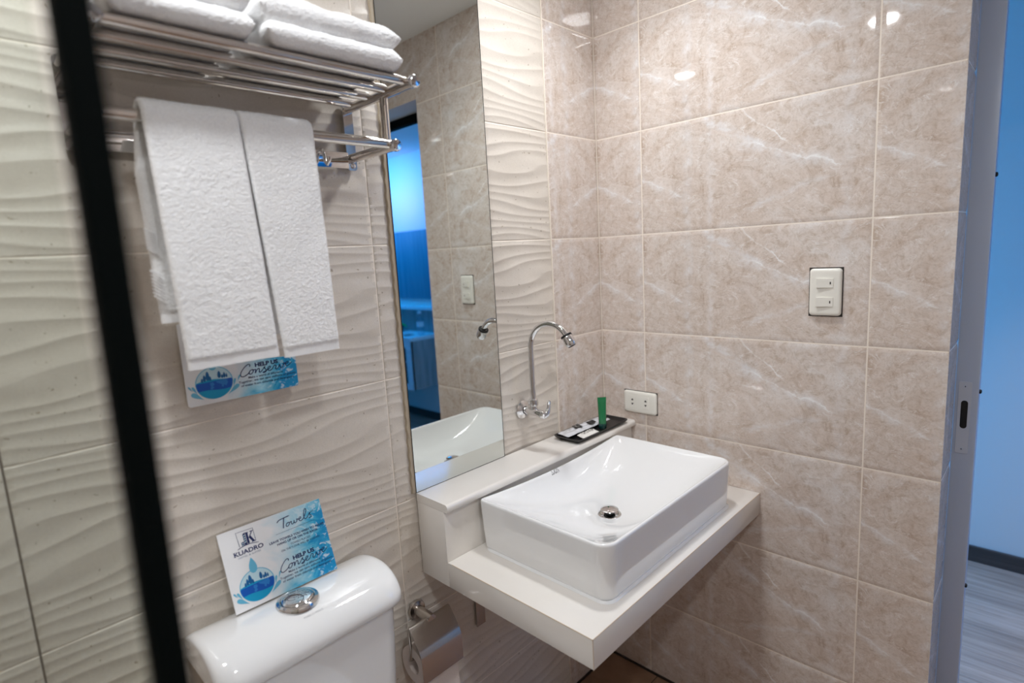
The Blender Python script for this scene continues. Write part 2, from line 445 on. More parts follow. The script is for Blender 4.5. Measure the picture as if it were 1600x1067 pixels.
def wave_h(x, z):
    # sculpted wave tile: scalloped ridges, the same relief on every 60 x 30 cm tile
    xl = ((x + 0.8385) % 0.6) / 0.6; zl = ((z - ROW0) % 0.3) / 0.3
    t = 2 * PI
    A1, A2, A3, A4 = 0.50, 0.34, 0.20, 0.06
    ph = 11.0 * zl + A1 * math.sin(t * xl + t * zl) + A2 * math.sin(t * zl - 0.4) + A3 * math.sin(t * xl - t * 3 * zl + 1.2) + A4 * math.sin(t * 2 * xl + t * 4 * zl)
    dp = 11.0 + A1 * t * math.cos(t * xl + t * zl) + A2 * t * math.cos(t * zl - 0.4) - A3 * 3 * t * math.cos(t * xl - t * 3 * zl + 1.2) + A4 * 4 * t * math.cos(t * 2 * xl + t * 4 * zl)
    lam = 0.3 / max(dp, 3.5)
    amp = min(0.0022, 0.058 * lam)
    u = ph - math.floor(ph)
    return amp * (2 * u - 1) ** 2

def wave_height(u, v, du, dv):
    d = min(du, dv)
    if d < 0.0015: return 0.0001
    if d < 0.0017: return 0.0004
    return 0.0006 + wave_h(-u, v) * min(1.0, 0.35 + d / 0.02)

# wall on the left of the photograph (carries mirror, rack, cistern): plane y = 0, u = -x
wl = thing('wall_left', '', ''); del wl['label']; del wl['category']; struct(wl)
JW = [0.2392, 0.8385, 1.4871, 2.0871]
mb = field('w', (0, 0.0022, 0), (-1, 0, 0), (0, 0, 1), (0, -1, 0), (0.2392, 2.35), (0.0, 2.335), JW, ROWS, wave_height, 0.0085, 0.0016, None,
           offs=(0.0, 0.0014, 0.0016, 0.0018), gw=0.0015, special=1.4871)
finish('wave_tiles', mb, ['wave', 'grout', 'dark_grout'], wl, uv=True, ang=60)
mb = field('w', (0, 0.0, 0), (-1, 0, 0), (0, 0, 1), (0, -1, 0), (0.0, 0.2392), (0.0, 2.335), [-0.0004, 0.2392], ROWS, cushion, 0.05, 0.05, None)
finish('marble_tiles', mb, ['marble', 'grout'], wl, uv=True, ang=2.5)
mb = MB().box((-0.0022, -0.0022, 0.0), (0.0, 0.0, 2.335)).box((-0.2409, -0.0008, 0.0), (-0.2375, 0.003, 2.335)); finish('corner_grout', mb, ['grout'], wl, smooth=False)
mb = MB().box((-2.40, 0.008, -0.05), (0.0, 0.10, 2.40)); finish('masonry', mb, ['grout'], wl, smooth=False)

# wall on the right (switch, socket): plane x = 0, u = -y
wr = thing('wall_right', '', ''); del wr['label']; del wr['category']; struct(wr)
mb = field('w', (0, 0, 0), (0, -1, 0), (0, 0, 1), (-1, 0, 0), (0.0, 0.9132), (0.0, 2.335), [-0.0004, 0.1586, 0.7586], ROWS, cushion, 0.05, 0.05, None)
m2 = field('w', (0, 0, 0), (0, -1, 0), (0, 0, 1), (-1, 0, 0), (0.9132, 1.66), (2.096, 2.335), [0.9132, 1.3586, 1.9586], ROWS[:1] + [2.096 - 0.0012], cushion, 0.05, 0.05, None)
k = len(mb.v); mb.v += m2.v; mb.f += [tuple(a + k for a in f) for f in m2.f]; mb.m += m2.m; mb.uv += m2.uv
m3 = field('w', (0, 0, 0), (0, -1, 0), (0, 0, 1), (-1, 0, 0), (1.66, 1.95), (0, 2.335), [1.66, 1.9586], ROWS, cushion, 0.05, 0.05, None)
k = len(mb.v); mb.v += m3.v; mb.f += [tuple(a + k for a in f) for f in m3.f]; mb.m += m3.m; mb.uv += m3.uv
finish('marble_tiles', mb, ['marble', 'grout'], wr, uv=True, ang=2.5)
mb = field('w', (0, -0.9132, 0), (1, 0, 0), (0, 0, 1), (0, -1, 0), (0.0, 0.137), (0.0, 2.096), [-0.0006], [r for r in ROWS], cushion, 0.05, 0.05, None)
finish('reveal_tiles', mb, ['marble', 'grout'], wr, uv=True, ang=2.5)
mb = MB().box((0.004, -0.9105, -0.05), (0.137, 1.4, 2.335)).box((0.004, -1.66, 2.098), (0.137, -0.9105, 2.335)).box((0.004, -4.3, -0.05), (0.137, -1.66, 2.335))
finish('masonry', mb, ['paint'], wr, smooth=False)

# walls behind the camera and in the shower end
mb = field('w', (0, -1.95, 0), (-1, 0, 0), (0, 0, 1), (0, 1, 0), (0.0, 2.35), (0.0, 2.335), [-0.0004, 0.6, 1.2, 1.8], ROWS, cushion, 0.08, 0.08, None)
struct(finish('wall_back', mb, ['marble', 'grout'], None, uv=True, ang=2.5))
mb = field('w', (-2.35, 0, 0), (0, -1, 0), (0, 0, 1), (1, 0, 0), (0.0, 1.95), (0.0, 2.335), [0.3, 0.9, 1.5], ROWS, cushion, 0.08, 0.08, None)
struct(finish('wall_shower', mb, ['marble', 'grout'], None, uv=True, ang=2.5))
struct(finish('ceiling', MB().box((-2.40, -1.99, 2.335), (0.137, 0.10, 2.40)), ['ceiling'], None, smooth=False))

def tiled_floor():
    mb = field('f', (0, 0, 0), (1, 0, 0), (0, 1, 0), (0, 0, 1), (-2.35, 0.137), (-1.95, 0.0), [-2.1, -1.8, -1.5, -1.2, -0.9, -0.6, -0.3], [-1.686, -1.386, -1.086, -0.786, -0.486, -0.186, 0.0],
               lambda u, v, a, b: -0.0015 if min(a, b) < 0.0013 else 0.0, 0.3, 0.3, None, gw=0.0015, offs=(0.0, 0.0014, 0.0018))
    return mb
struct(finish('floor', tiled_floor(), ['floor_tile', 'floor_grout'], None, uv=True, smooth=False))
struct(finish('trim_1', MB().box((-0.006, -0.9132, 0.0), (-0.0005, -0.0005, 0.006)).box((-2.3, -0.006, 0.0), (-0.0005, -0.0008, 0.006)), ['floor_grout'], None, smooth=False))

# ------------------------------------------------------------ bedroom shell
JP = [0.137 + 0.016 + 0.16 * k for k in range(9)]
def plank_floor():
    mb = MB()
    xs = [0.137] + JP[:-1] + [1.52]
    xs = [x for x in xs if x <= 1.52]
    for a, b in zip(xs, xs[1:]):
        mb.box((a + 0.0009, -4.3, -0.03), (b - 0.0009, 1.4, 0.0), 0)
    mb.box((0.137, -4.3, -0.05), (1.52, 1.4, -0.0008), 1)
    return mb
struct(finish('floor_bedroom', plank_floor(), ['planks', 'plank_gap'], None, smooth=False))
struct(finish('wall_bedroom', MB().box((1.48, -4.3, 0), (1.56, 1.4, 2.335)), ['paint'], None, smooth=False))
struct(finish('wall_bedroom_far', MB().box((0.137, -4.38, 0), (1.56, -4.3, 2.335)), ['paint'], None, smooth=False))
struct(finish('wall_bedroom_near', MB().box((0.137, 1.4, 0), (1.56, 1.48, 2.335)), ['paint'], None, smooth=False))
struct(finish('ceiling_bedroom', MB().box((0.137, -4.38, 2.335), (1.56, 1.48, 2.40)), ['ceiling'], None, smooth=False))
struct(finish('baseboard_bedroom', MB().box((1.466, -4.3, 0.0), (1.4799, 1.4, 0.069)), ['dark_wood'], None, smooth=False))

# ------------------------------------------------------------ door frame
df = thing('door_1', '', ''); del df['label']; del df['category']; struct(df)
finish('jamb', MB().box((0.1375, -0.9575, 0.0), (0.172, -0.9132, 2.100), bev=0.0012).box((0.1375, -1.66, 0.0), (0.172, -1.616, 2.100), bev=0.0012), ['alu'], df)
finish('head_rail', MB().box((0.1375, -1.616, 2.062), (0.172, -0.9575, 2.100), bev=0.0012), ['black_frame'], df)
def stadium(y0, y1, z0, z1, n=10):
    r = (y1 - y0) / 2; c = (y0 + y1) / 2; out = []
    for k in range(n + 1):
        a = PI * k / n; out.append((c + r * math.cos(a), z1 - r + r * math.sin(a)))
    for k in range(n + 1):
        a = PI + PI * k / n; out.append((c + r * math.cos(a), z0 + r + r * math.sin(a)))
    return out
def rrect(a0, a1, b0, b1, r, n=6):
    out = []
    for cx, cy, s in ((a1 - r, b1 - r, 0), (a0 + r, b1 - r, 1), (a0 + r, b0 + r, 2), (a1 - r, b0 + r, 3)):
        for k in range(n + 1):
            a = PI / 2 * (s + k / n); out.append((cx + r * math.cos(a), cy + r * math.sin(a)))
    return out
def prism(mb, pts, fn, d0, d1, mi=0):
    mb.loft([[fn(a, b, d0) for a, b in pts], [fn(a, b, d1) for a, b in pts]], mi); return mb
XF = lambda a, b, d: (d, a, b)
sp = finish('strike_plate', prism(MB(), rrect(-0.9445, -0.9205, 0.909, 1.084, 0.004), XF, 0.1375, 0.1355), ['alu_plate'], df)
finish('latch_slot', prism(MB(), stadium(-0.9395, -0.9265, 0.971, 1.039), XF, 0.1356, 0.1350), ['black'], sp)
for z in (1.073, 0.920):
    finish('screw', MB().lathe([(0.0, 0), (0.0028, 0.0), (0.0024, 0.0006), (0.0, 0.0008)], (0.1355, -0.9325, z), (-1, 0, 0), 16).box((0.1345, -0.9333, z - 0.0015), (0.1349, -0.9317, z + 0.0015), 1), ['alu', 'slot'], sp)
for z in (1.553, 1.062, 0.570):
    finish('rubber_bumper', MB().lathe([(0.0052, 0), (0.0052, 0.002), (0.004, 0.004), (0.0, 0.0048)], (0.146, -0.9575, z), (0, -1, 0), 16), ['black'], df)

# ------------------------------------------------------------ downlights
def downlight(x, y, R, mk, label):
    t = thing('recessed_downlight', label, 'ceiling light', (x, y, 2.335), 'recessed ceiling downlights')
    finish('trim_ring', MB().lathe([(R, 0.0), (R + 0.012, 0.0), (R + 0.012, -0.004), (R + 0.002, -0.006), (R, -0.002)], (x, y, 2.335)), ['white_metal'], t)
    vs = [(x + R * math.cos(2 * PI * k / 48), y + R * math.sin(2 * PI * k / 48), 2.3335) for k in range(48)]
    mb = MB(); mb.add(vs, [tuple(range(47, -1, -1))]); 
    me = finish('diffuser', mb, [mk], t, smooth=False)
    if me.data.polygons[0].normal.z > 0: me.data.flip_normals()
downlight(-0.41, -0.35, 0.068, 'lamp', 'round ceiling downlight over the basin, reflected as the disc in the corner tiles')
downlight(-1.46, -0.46, 0.048, 'lamp_b', 'small round ceiling downlight in front of the towel rack')
downlight(-1.35, -1.45, 0.048, 'fill_c', 'added unseen fill light, shaped as a small round downlight, behind the viewer near the back wall')  # added fill from behind the camera, built like the other downlights

# ------------------------------------------------------------ mirror
mt = thing('wall_mirror', 'tall frameless mirror standing on the cream ledge between rack and tap', 'mirror', (-0.636, 0, 0.889))
finish('mirror_glass', MB().box((-0.785, -0.006, 0.8893), (-0.487, -0.0034, 2.20)), ['mirror'], mt, smooth=False)
finish('mirror_rim', MB().box((-0.487, -0.0062, 0.8893), (-0.4852, -0.0030, 2.20)).box((-0.785, -0.0061, 0.8885), (-0.4852, -0.0034, 0.8896))
       .box((-0.7858, -0.0061, 0.8885), (-0.785, -0.0034, 2.20)), ['mirror_edge'], mt, smooth=False)
def seal():
    mb = MB(); rings = []
    n = 260
    for i in range(n + 1):
        z = 0.889 + 1.311 * i / n
        wob = 0.0011 * noise.noise(Vector((0, 0, z * 45))) + 0.0009 * math.sin(z * 190)
        xl = -0.7965 + wob
        rings.append([(-0.7858, 0.0, z), (-0.7858, -0.0042, z), (xl + 0.002, -0.0048 - wob * 0.3, z), (xl, 0.0, z)])
    mb.loft(rings); return mb
finish('edge_sealant', seal(), ['sealant'], mt)

# ------------------------------------------------------------ vanity counter
vc = thing('vanity_counter', 'cream stone counter with a raised ledge along the mirror wall', 'counter', (-0.39, 0, 0.68))
# worktop slab (with mitred apron) and the ledge box behind it
finish('worktop', MB().box((-0.785, -0.5160, 0.683), (-0.0012, -0.106, 0.745), bev=0.0012), ['stone'], vc)
finish('ledge_box', MB().box((-0.785, -0.1055, 0.683), (-0.0012, -0.0045, 0.8680), bev=0.0008), ['stone'], vc)
pr = [(-0.0045, 0.8683), (-0.0045, 0.888)] + [(-0.1115 + 0.0 - 0.0085 * math.sin(a), 0.888 - 0.0085 + 0.0085 * math.cos(a)) for a in [PI / 2 * k / 6 for k in range(7)]] \
     + [(-0.120, 0.873), (-0.1185, 0.8700), (-0.1155, 0.8683)]
mb = MB(); mb.loft([[(x, a, b) for a, b in pr] for x in (-0.7855, -0.0012)])
finish('ledge_cap', mb, ['stone'], vc)
finish('mitre_joint', MB().box((-0.7852, -0.5163, 0.7442), (-0.0012, -0.5152, 0.7453)).box((-0.7853, -0.5163, 0.7442), (-0.7842, -0.121, 0.7453)).box((-0.7853, -0.5163, 0.683), (-0.7842, -0.5152, 0.745)), ['tan_edge'], vc, smooth=False)
for x in (-0.628, -0.10):
    finish('steel_bracket', MB().box((x, -0.004, 0.448), (x + 0.030, -0.0075, 0.683)).box((x, -0.36, 0.6795), (x + 0.030, -0.004, 0.6828))
           .box((x + 0.012, -0.30, 0.672), (x + 0.016, -0.0075, 0.6795)), ['brushed'], vc, smooth=False)

# ------------------------------------------------------------ basin
BX0, BX1, BY0, BY1, BZ0, BZ1 = -0.692, -0.113, -0.488, -0.1205, 0.7455, 0.871
def rr(x0, x1, y0, y1, r, z, n=10, zf=None, rb=None):
    out = []; b_ = r if rb is None else rb
    for cx, cy, s, q in ((x1 - b_, y1 - b_, 0, b_), (x0 + b_, y1 - b_, 1, b_), (x0 + r, y0 + r, 2, r), (x1 - r, y0 + r, 3, r)):
        for k in range(n + 1):
            a = PI / 2 * (s + k / n); out.append((cx + q * math.cos(a), cy + q * math.sin(a)))
    # add points along the long sides so the rim can bend
    res = []
    m_ = len(out)
    for i in range(m_):
        a = out[i]; b = out[(i + 1) % m_]; res.append(a)
        L = math.hypot(a[0] - b[0], a[1] - b[1])
        if L > 0.08:
            for k in range(1, 24): res.append((a[0] + (b[0] - a[0]) * k / 24, a[1] + (b[1] - a[1]) * k / 24))
    return [(x, y, (z if zf is None else zf(x, y, z))) for x, y in res]
bx, by = (BX0 + BX1) / 2, (BY0 + BY1) / 2
DRX, DRY = -0.428, -0.309
def rim_dip(x, y, z):
    u = max(-1.0, min(1.0, (x - bx) / ((BX1 - BX0) / 2)))
    k = max(0.0, min(1.0, (y - (BY1 - 0.06)) / 0.06))
    return z - 0.015 * (1 - u * u) * k
rings = []
def ring(ins, z, r): return rr(BX0 + ins, BX1 - ins, BY0 + ins, BY1 - ins, r, z, zf=rim_dip if z > 0.80 else None, rb=max(0.006, r * 0.36))
for ins, z, r in [(0.016, BZ0, 0.020), (0.010, BZ0 + 0.0008, 0.026), (0.0065, BZ0 + 0.004, 0.030), (0.005, BZ0 + 0.010, 0.032), (0.0025, 0.80, 0.034), (0.0, 0.855, 0.036), (0.0, 0.865, 0.036), (0.0006, 0.8690, 0.0355), (0.0022, 0.8706, 0.034), (0.0045, 0.8711, 0.032), (0.0068, 0.8704, 0.030), (0.0088, 0.8688, 0.028)]:
    rings.append(ring(ins, z, r))
# interior: shallow slopes from the short sides, steeper from front and back
base = rings[-1]
def inner(t):
    out = []
    for x, y, z in base:
        dx, dy = x - DRX, y - DRY
        px, py = DRX + dx * (1 - t), DRY + dy * (1 - t)
        u = (px - bx) / ((BX1 - BX0) / 2 - 0.0088); v = (py - by) / ((BY1 - BY0) / 2 - 0.0088)
        f = (1 - abs(u) ** 2.1) * (1 - abs(v) ** 4.5)
        f = max(0.0, f)
        dpt = 0.083 * (f ** 0.85)
        z0 = 0.8688 + (z - 0.8688) * (1 - t) ** 2
        out.append((px, py, z0 - dpt))
    return out
for k in range(1, 33):
    t = 0.982 * (k / 32) ** 1.25
    rings.append(inner(t))
bs = thing('basin', 'white rectangular vessel basin standing on the cream counter', 'basin', (bx, by, BZ0))
mb = MB(); mb.loft(rings)
basin_ob = finish('bowl', mb, ['ceramic'], bs, ang=60)
zb = min(p[2] for p in rings[-1])
finish('drain_ring', MB().lathe([(0.0, zb + 0.0010), (0.016, zb + 0.0012), (0.021, zb + 0.0030), (0.0255, zb + 0.0036), (0.029, zb + 0.0020), (0.0295, zb - 0.001)], (DRX, DRY, 0)), ['chrome'], bs)
pl = finish('pop_up_plug', MB().lathe([(0.0, zb + 0.0185), (0.006, zb + 0.0183), (0.014, zb + 0.0172), (0.020, zb + 0.0154), (0.0226, zb + 0.0138), (0.0222, zb + 0.0128), (0.016, zb + 0.0112), (0.0, zb + 0.0110)], (DRX, DRY, 0)), ['chrome'], bs)
finish('plug_seal', MB().lathe([(0.0, zb + 0.0110), (0.013, zb + 0.0110), (0.0135, zb + 0.004), (0.0, zb + 0.002)], (DRX, DRY, 0)), ['black'], pl)
mb = MB(); mb.loft([rr(BX0 + i, BX1 - i, BY0 + i, BY1 - i, max(0.03 - i, 0.02), z) for i, z in ((0.0015, 0.7452), (0.0025, 0.7468), (0.0075, 0.7492), (0.010, 0.7480))], caps=False)
finish('silicone_bead', mb, ['ceramic'], bs)

# ------------------------------------------------------------ lettering
def text_shape(s, font=None, off=0.0):
    cu = bpy.data.curves.new('t', 'FONT'); cu.body = s; cu.size = 1.0; cu.offset = off; cu.fill_mode = 'FRONT'; cu.resolution_u = 4
    ob = bpy.data.objects.new('t', cu); C.objects.link(ob)
    dg = bpy.context.evaluated_depsgraph_get(); me = bpy.data.meshes.new_from_object(ob.evaluated_get(dg))
    vs = [v.co[:2] for v in me.vertices]; fs = [tuple(p.vertices) for p in me.polygons]
    bpy.data.objects.remove(ob); bpy.data.curves.remove(cu); bpy.data.meshes.remove(me)
    return vs, fs
def text_in(mb, s, x0, x1, y0, cap, fn, off=0.0, mi=0, d=0.0002):
    vs, fs = text_shape(s, off=off)
    ax = min(v[0] for v in vs); bx_ = max(v[0] for v in vs); sx = (x1 - x0) / (bx_ - ax); sy = cap / 0.729
    mb.add([fn(x0 + (x - ax) * sx, y0 + y * sy, d) for x, y in vs], fs, mi); return mb
def stroke(mb, pts, wd, fn, d=0.0003, mi=0, sub=6, taper=True):
    # smooth ribbon through points (Catmull-Rom)
    P = [Vector((*p, 0)) for p in pts]; Q = []
    if sub > 1 and len(P) > 2:
        for i in range(len(P) - 1):
            p0 = P[max(i - 1, 0)]; p1 = P[i]; p2 = P[i + 1]; p3 = P[min(i + 2, len(P) - 1)]
            for k in range(sub):
                t = k / sub
                Q.append(0.5 * ((2 * p1) + (p2 - p0) * t + (2 * p0 - 5 * p1 + 4 * p2 - p3) * t * t + (3 * p1 - p0 - 3 * p2 + p3) * t ** 3))
        Q.append(P[-1])
    else: Q = P
    n = len(Q); vs = []
    for i in range(n):
        a = Q[max(i - 1, 0)]; b = Q[min(i + 1, n - 1)]; t = (b - a)
        t = t.normalized() if t.length > 1e-9 else Vector((1, 0, 0)); nn = Vector((-t.y, t.x, 0)) * wd / 2
        if taper and i in (0, n - 1): nn *= 0.4
        vs += [fn(Q[i].x + nn.x, Q[i].y + nn.y, d), fn(Q[i].x - nn.x, Q[i].y - nn.y, d)]
    mb.add(vs, [(2 * i, 2 * i + 1, 2 * i + 3, 2 * i + 2) for i in range(n - 1)], mi); return mb
def flat(mb, pts, fn, d=0.0002, mi=0):
    mb.add([fn(x, y, d) for x, y in pts], [tuple(range(len(pts)))], mi); return mb
def circ(cx, cy, r, n=48, a0=0, a1=2 * PI):
    return [(cx + r * math.cos(a0 + (a1 - a0) * k / n), cy + r * math.sin(a0 + (a1 - a0) * k / n)) for k in range(n + (0 if abs(a1 - a0 - 2 * PI) < 1e-6 else 1))]

# maker's word on the basin's rear slope, just inside the rim
def basin_z(x, y):
    u = (x - bx) / ((BX1 - BX0) / 2 - 0.0088); v = (y - by) / ((BY1 - BY0) / 2 - 0.0088)
    f = max(0.0, (1 - abs(u) ** 2.1) * (1 - abs(v) ** 4.5)); return f
from mathutils.bvhtree import BVHTree
_bv = BVHTree.FromPolygons([Vector(v) for v in mb.v] if False else [Vector(v) for v in sum([list(r) for r in rings], [])],
        [(i * len(rings[0]) + k, i * len(rings[0]) + (k + 1) % len(rings[0]), (i + 1) * len(rings[0]) + (k + 1) % len(rings[0]), (i + 1) * len(rings[0]) + k) for i in range(len(rings) - 1) for k in range(len(rings[0]))])
def on_basin(a, b, d):
    x = -0.4350 + a; y = -0.1325 + b
    hit = _bv.ray_cast(Vector((x, y, 1.0)), Vector((0, 0, -1)))
    z = hit[0].z if hit[0] is not None else 0.86
    return (x, y, z + 0.0004)
mb = MB(); text_in(mb, 'EUROPA', 0.0, 0.031, 0.0, 0.0062, on_basin, off=0.01)
finish('maker_lettering', mb, ['ink'], bs, smooth=False)

# ------------------------------------------------------------ printed cards
def make_card(parent, fn, radius, full=True):
    """fn(x_mm, y_mm, d) -> world; the card is 200 x 160 units"""
    mb = MB(); P = rrect(0, 200, 0, 160, radius, 5)
    if not full:      # the wall card: its right part ends just above the last heading
        P = rrect(0, 200, 0, 66, radius, 5)[:6] + [(120, 72), (84, 76), (78, 160), (2, 160), (0, 158)] + rrect(0, 200, 0, 66, radius, 5)[12:]
    n = len(P)
    vs = [fn(a, b, 0.0) for a, b in P] + [fn(a, b, -0.003) for a, b in P]
    mb.add(vs, [tuple(range(n))], 0, [[(a / 200, b / 160) for a, b in P]])
    mb.add(vs, [tuple(range(2 * n - 1, n - 1, -1))] + [(i, i + n, (i + 1) % n + n, (i + 1) % n) for i in range(n)], 0)
    o = finish('board', mb, ['card'], parent, uv=True, smooth=False)
    if full:
        # logo: open frame, tower, K and base swoosh
        g = MB()
        stroke(g, [(33, 122), (31.3, 151.2), (62.3, 150.2), (62.9, 124)], 0.9, fn, sub=1, taper=False)
        flat(g, [(37.5, 121), (37.2, 129), (41.8, 130.3), (42.0, 122)], fn, mi=0)
        flat(g, [(42.6, 122), (42.4, 144.5), (46.8, 147.0), (47.2, 122.6)], fn, mi=0)
        for k in range(4): flat(g, [(43.4, 126.5 + 4.4 * k), (43.4, 128.8 + 4.4 * k), (46.0, 129.5 + 4.4 * k), (46.0, 127.2 + 4.4 * k)], fn, 0.0004, 1)
        for k in range(2): flat(g, [(38.4, 122.5 + 3.4 * k), (38.4, 124.2 + 3.4 * k), (40.8, 124.6 + 3.4 * k), (40.8, 122.9 + 3.4 * k)], fn, 0.0004, 1)
        # K with slab serifs
        flat(g, [(47.8, 123), (47.8, 145.6), (51.8, 145.6), (51.8, 123)], fn, 0.0003)
        flat(g, [(46.8, 144.5), (46.8, 146), (52.6, 146), (52.6, 144.5)], fn, 0.0003)
        flat(g, [(51.6, 133.5), (58.2, 144.8), (60.2, 144.8), (53.6, 133.0)], fn, 0.0003)
        flat(g, [(55.6, 144.6), (55.6, 146), (62.0, 146), (62.0, 144.6)], fn, 0.0003)
        flat(g, [(52.4, 134.2), (55.0, 138.4), (61.6, 124.4), (57.2, 124.0)], fn, 0.0003)
        flat(g, [(55.6, 123.2), (55.6, 124.6), (63.2, 124.9), (63.2, 123.5)], fn, 0.0003)
        stroke(g, [(28.5, 118.2), (37, 121.0), (46, 121.8), (56, 121.4), (67, 118.8)], 1.3, fn)
        # KUADRO in a serifed capital
        text_in(g, 'KUADRO', 20.0, 74.0, 106.2, 8.6, fn, off=0.028)
        for xa, xb, yb in ((19.0, 23.6, 106.0), (19.0, 23.6, 114.5), (25.2, 29.4, 106.0)):
            flat(g, [(xa, yb), (xb, yb), (xb, yb + 0.6), (xa, yb + 0.6)], fn, 0.0003)
        finish('hotel_logo', g, ['navy', 'c_pale'], o, smooth=False)
        g = MB(); text_in(g, 'HOTEL & SUITES', 26.3, 66.8, 99.8, 3.4, fn); finish('logo_subtitle', g, ['navy_grey'], o, smooth=False)
    # headline and body lettering
    def S(p, wd=1.55): stroke(g, p, wd, fn)
    def part(name, g_, m_='navy'): finish(name, g_, [m_], o, smooth=False)
    if full:
        g = MB()
        S([(107.5, 141.5), (112, 145), (120, 146.4), (133.5, 147.6)], 1.8)
        S([(122.2, 146.4), (120.5, 140), (118.6, 132.5), (117.2, 126.0)], 2.0)
        S([(129.2, 134.6), (125.6, 133.2), (123.4, 129.6), (124.6, 127.2), (128.0, 128.0), (130.4, 131.6), (129.6, 134.4), (131.5, 133.2), (135.2, 134.4)])
        S([(135.2, 134.4), (134.2, 130.0), (136.2, 127.8), (139.6, 131.0), (140.6, 134.4), (140.0, 130.0), (142.4, 128.2), (146.0, 131.6), (146.2, 135.0), (149.4, 132.6)])
        S([(149.4, 132.6), (153.6, 133.0), (154.8, 135.8), (152.2, 136.2), (150.2, 132.8), (151.2, 128.9), (155.6, 128.6), (160.0, 132.0)])
        S([(160.0, 132.0), (165.2, 139.6), (168.2, 146.0), (167.4, 149.6), (164.6, 147.6), (161.8, 139.6), (161.0, 131.2), (163.6, 128.6), (168.4, 131.4)])
        part('towels_heading', g)
        g = MB(); stroke(g, [(100.6, 118.9), (180.0, 119.9)], 1.3, fn, sub=1); part('heading_underline', g)
        g = MB(); text_in(g, 'LEAVE TOWELS YOU WISH TO REUSE', 84.6, 196.4, 103.6, 4.6, fn, off=0.032); text_in(g, 'HANG UP OR ON THE RACK.', 98.2, 182.4, 96.2, 4.6, fn, off=0.032); part('instruction_lettering', g)
        g = MB(); text_in(g, 'TOWELS PLACED', 122.6, 163.4, 87.6, 4.2, fn, off=0.004); text_in(g, 'ON THE FLOOR WILL BE WASHED.', 102.7, 182.6, 80.6, 4.2, fn, off=0.004); part('small_lettering', g)
    g = MB(); text_in(g, 'HELP US', 120.4, 164.4, 56.2, 8.2, fn, off=0.045); part('help_us_lettering', g)
    g = MB()
    S([(168.4, 131.4), (174.8, 138.6), (173.6, 134.6), (176.2, 131.4), (173.8, 127.6), (169.4, 128.4)]); S([(174.4, 138.0), (178.4, 139.0), (183.0, 140.6)], 1.1)
    S([(110.6, 58.4), (111.2, 62.4), (107.6, 63.4), (100.4, 58.0), (94.2, 49.8), (92.8, 43.2), (96.4, 40.4), (103.4, 42.6), (110.0, 47.6)])
    S([(114.4, 51.6), (110.4, 49.8), (108.4, 45.6), (110.2, 42.8), (114.0, 44.6), (116.4, 48.8), (115.0, 51.8), (118.0, 50.4), (121.2, 51.6)])
    S([(121.2, 51.6), (119.6, 43.4), (122.8, 49.2), (127.2, 52.0), (127.6, 48.0), (127.2, 43.8), (130.6, 44.6), (134.6, 49.0)])
    S([(134.6, 49.0), (138.6, 53.4), (137.6, 50.0), (140.6, 45.8), (138.0, 41.6), (133.6, 42.2), (137.4, 43.6), (143.2, 46.0)])
    S([(143.2, 46.0), (148.2, 49.2), (148.4, 52.2), (145.2, 51.2), (143.4, 46.6), (145.8, 43.2), (151.4, 45.6), (155.8, 51.6)])
    S([(155.8, 51.6), (157.6, 52.8), (160.0, 51.0), (158.2, 45.8), (160.8, 43.8), (164.8, 48.4), (166.8, 53.0)])
    S([(166.8, 53.0), (168.0, 46.4), (170.6, 45.0), (174.6, 51.0), (175.2, 54.6), (178.4, 51.4)])
    S([(178.4, 51.4), (183.2, 52.6), (183.6, 55.8), (180.4, 55.0), (178.4, 50.4), (181.0, 46.4), (186.4, 49.0), (191.2, 53.4)])
    part('conserve_lettering', g)
    g = MB(); text_in(g, 'Make a world of difference.', 106.1, 172.6, 34.6, 4.6, fn, off=0.010); text_in(g, 'Together, we can save millions of gallons', 87.9, 196.4, 27.6, 4.6, fn, off=0.010); text_in(g, 'of water from chlorine and detergents.', 91.6, 192.8, 20.2, 4.6, fn, off=0.010); part('body_lettering', g)
    # drop over a round landscape, with splashes
    cx, cy, R = 46.8, 39.6, 31.0
    g = MB(); flat(g, circ(cx, cy, R + 0.8), fn, 0.00012, 0); flat(g, circ(cx, cy, R - 0.8), fn, 0.00018, 1)
    def seg(yfun_top, yfun_bot, mi, d):
        N_ = 40; top = []; bot = []
        for k in range(N_ + 1):
            x = cx - R + 2 * R * k / N_; h = math.sqrt(max(R * R - (x - cx) ** 2, 0))
            yt = min(cy + h, max(cy - h, yfun_top(x))); yb = min(cy + h, max(cy - h, yfun_bot(x)))
            top.append((x, yt)); bot.append((x, yb))
        vs = [fn(a, b, d) for a, b in top] + [fn(a, b, d) for a, b in bot]; W_ = N_ + 1
        g.add(vs, [(k, k + 1, W_ + k + 1, W_ + k) for k in range(N_)], mi)
    seg(lambda x: 44.5 + 2.5 * math.sin((x - 18) / 13.0) + (x - 46) * 0.02, lambda x: 0, 2, 0.00024)
    seg(lambda x: 42.0 + 0.03 * (x - 18), lambda x: 25.5 + 1.5 * math.cos((x - 30) / 10), 3, 0.00030)
    seg(lambda x: 25.5 + 1.5 * math.cos((x - 30) / 10), lambda x: 0, 2, 0.00032)
    for px, py, a, b in ((31, 51, 2.4, 13), (36.5, 54.5, 3.2, 18), (26.8, 47.5, 1.8, 8), (40.5, 49, 1.8, 9), (56, 54, 2.8, 14), (60.8, 49.5, 1.7, 7), (64.5, 51.5, 2.0, 11), (68.3, 50, 1.5, 8)):
        flat(g, [(px + a * math.cos(t_) * (1 - 0.25 * math.sin(t_)), py + b / 2 * math.sin(t_)) for t_ in [2 * PI * k / 20 for k in range(20)]], fn, 0.00034, 4)
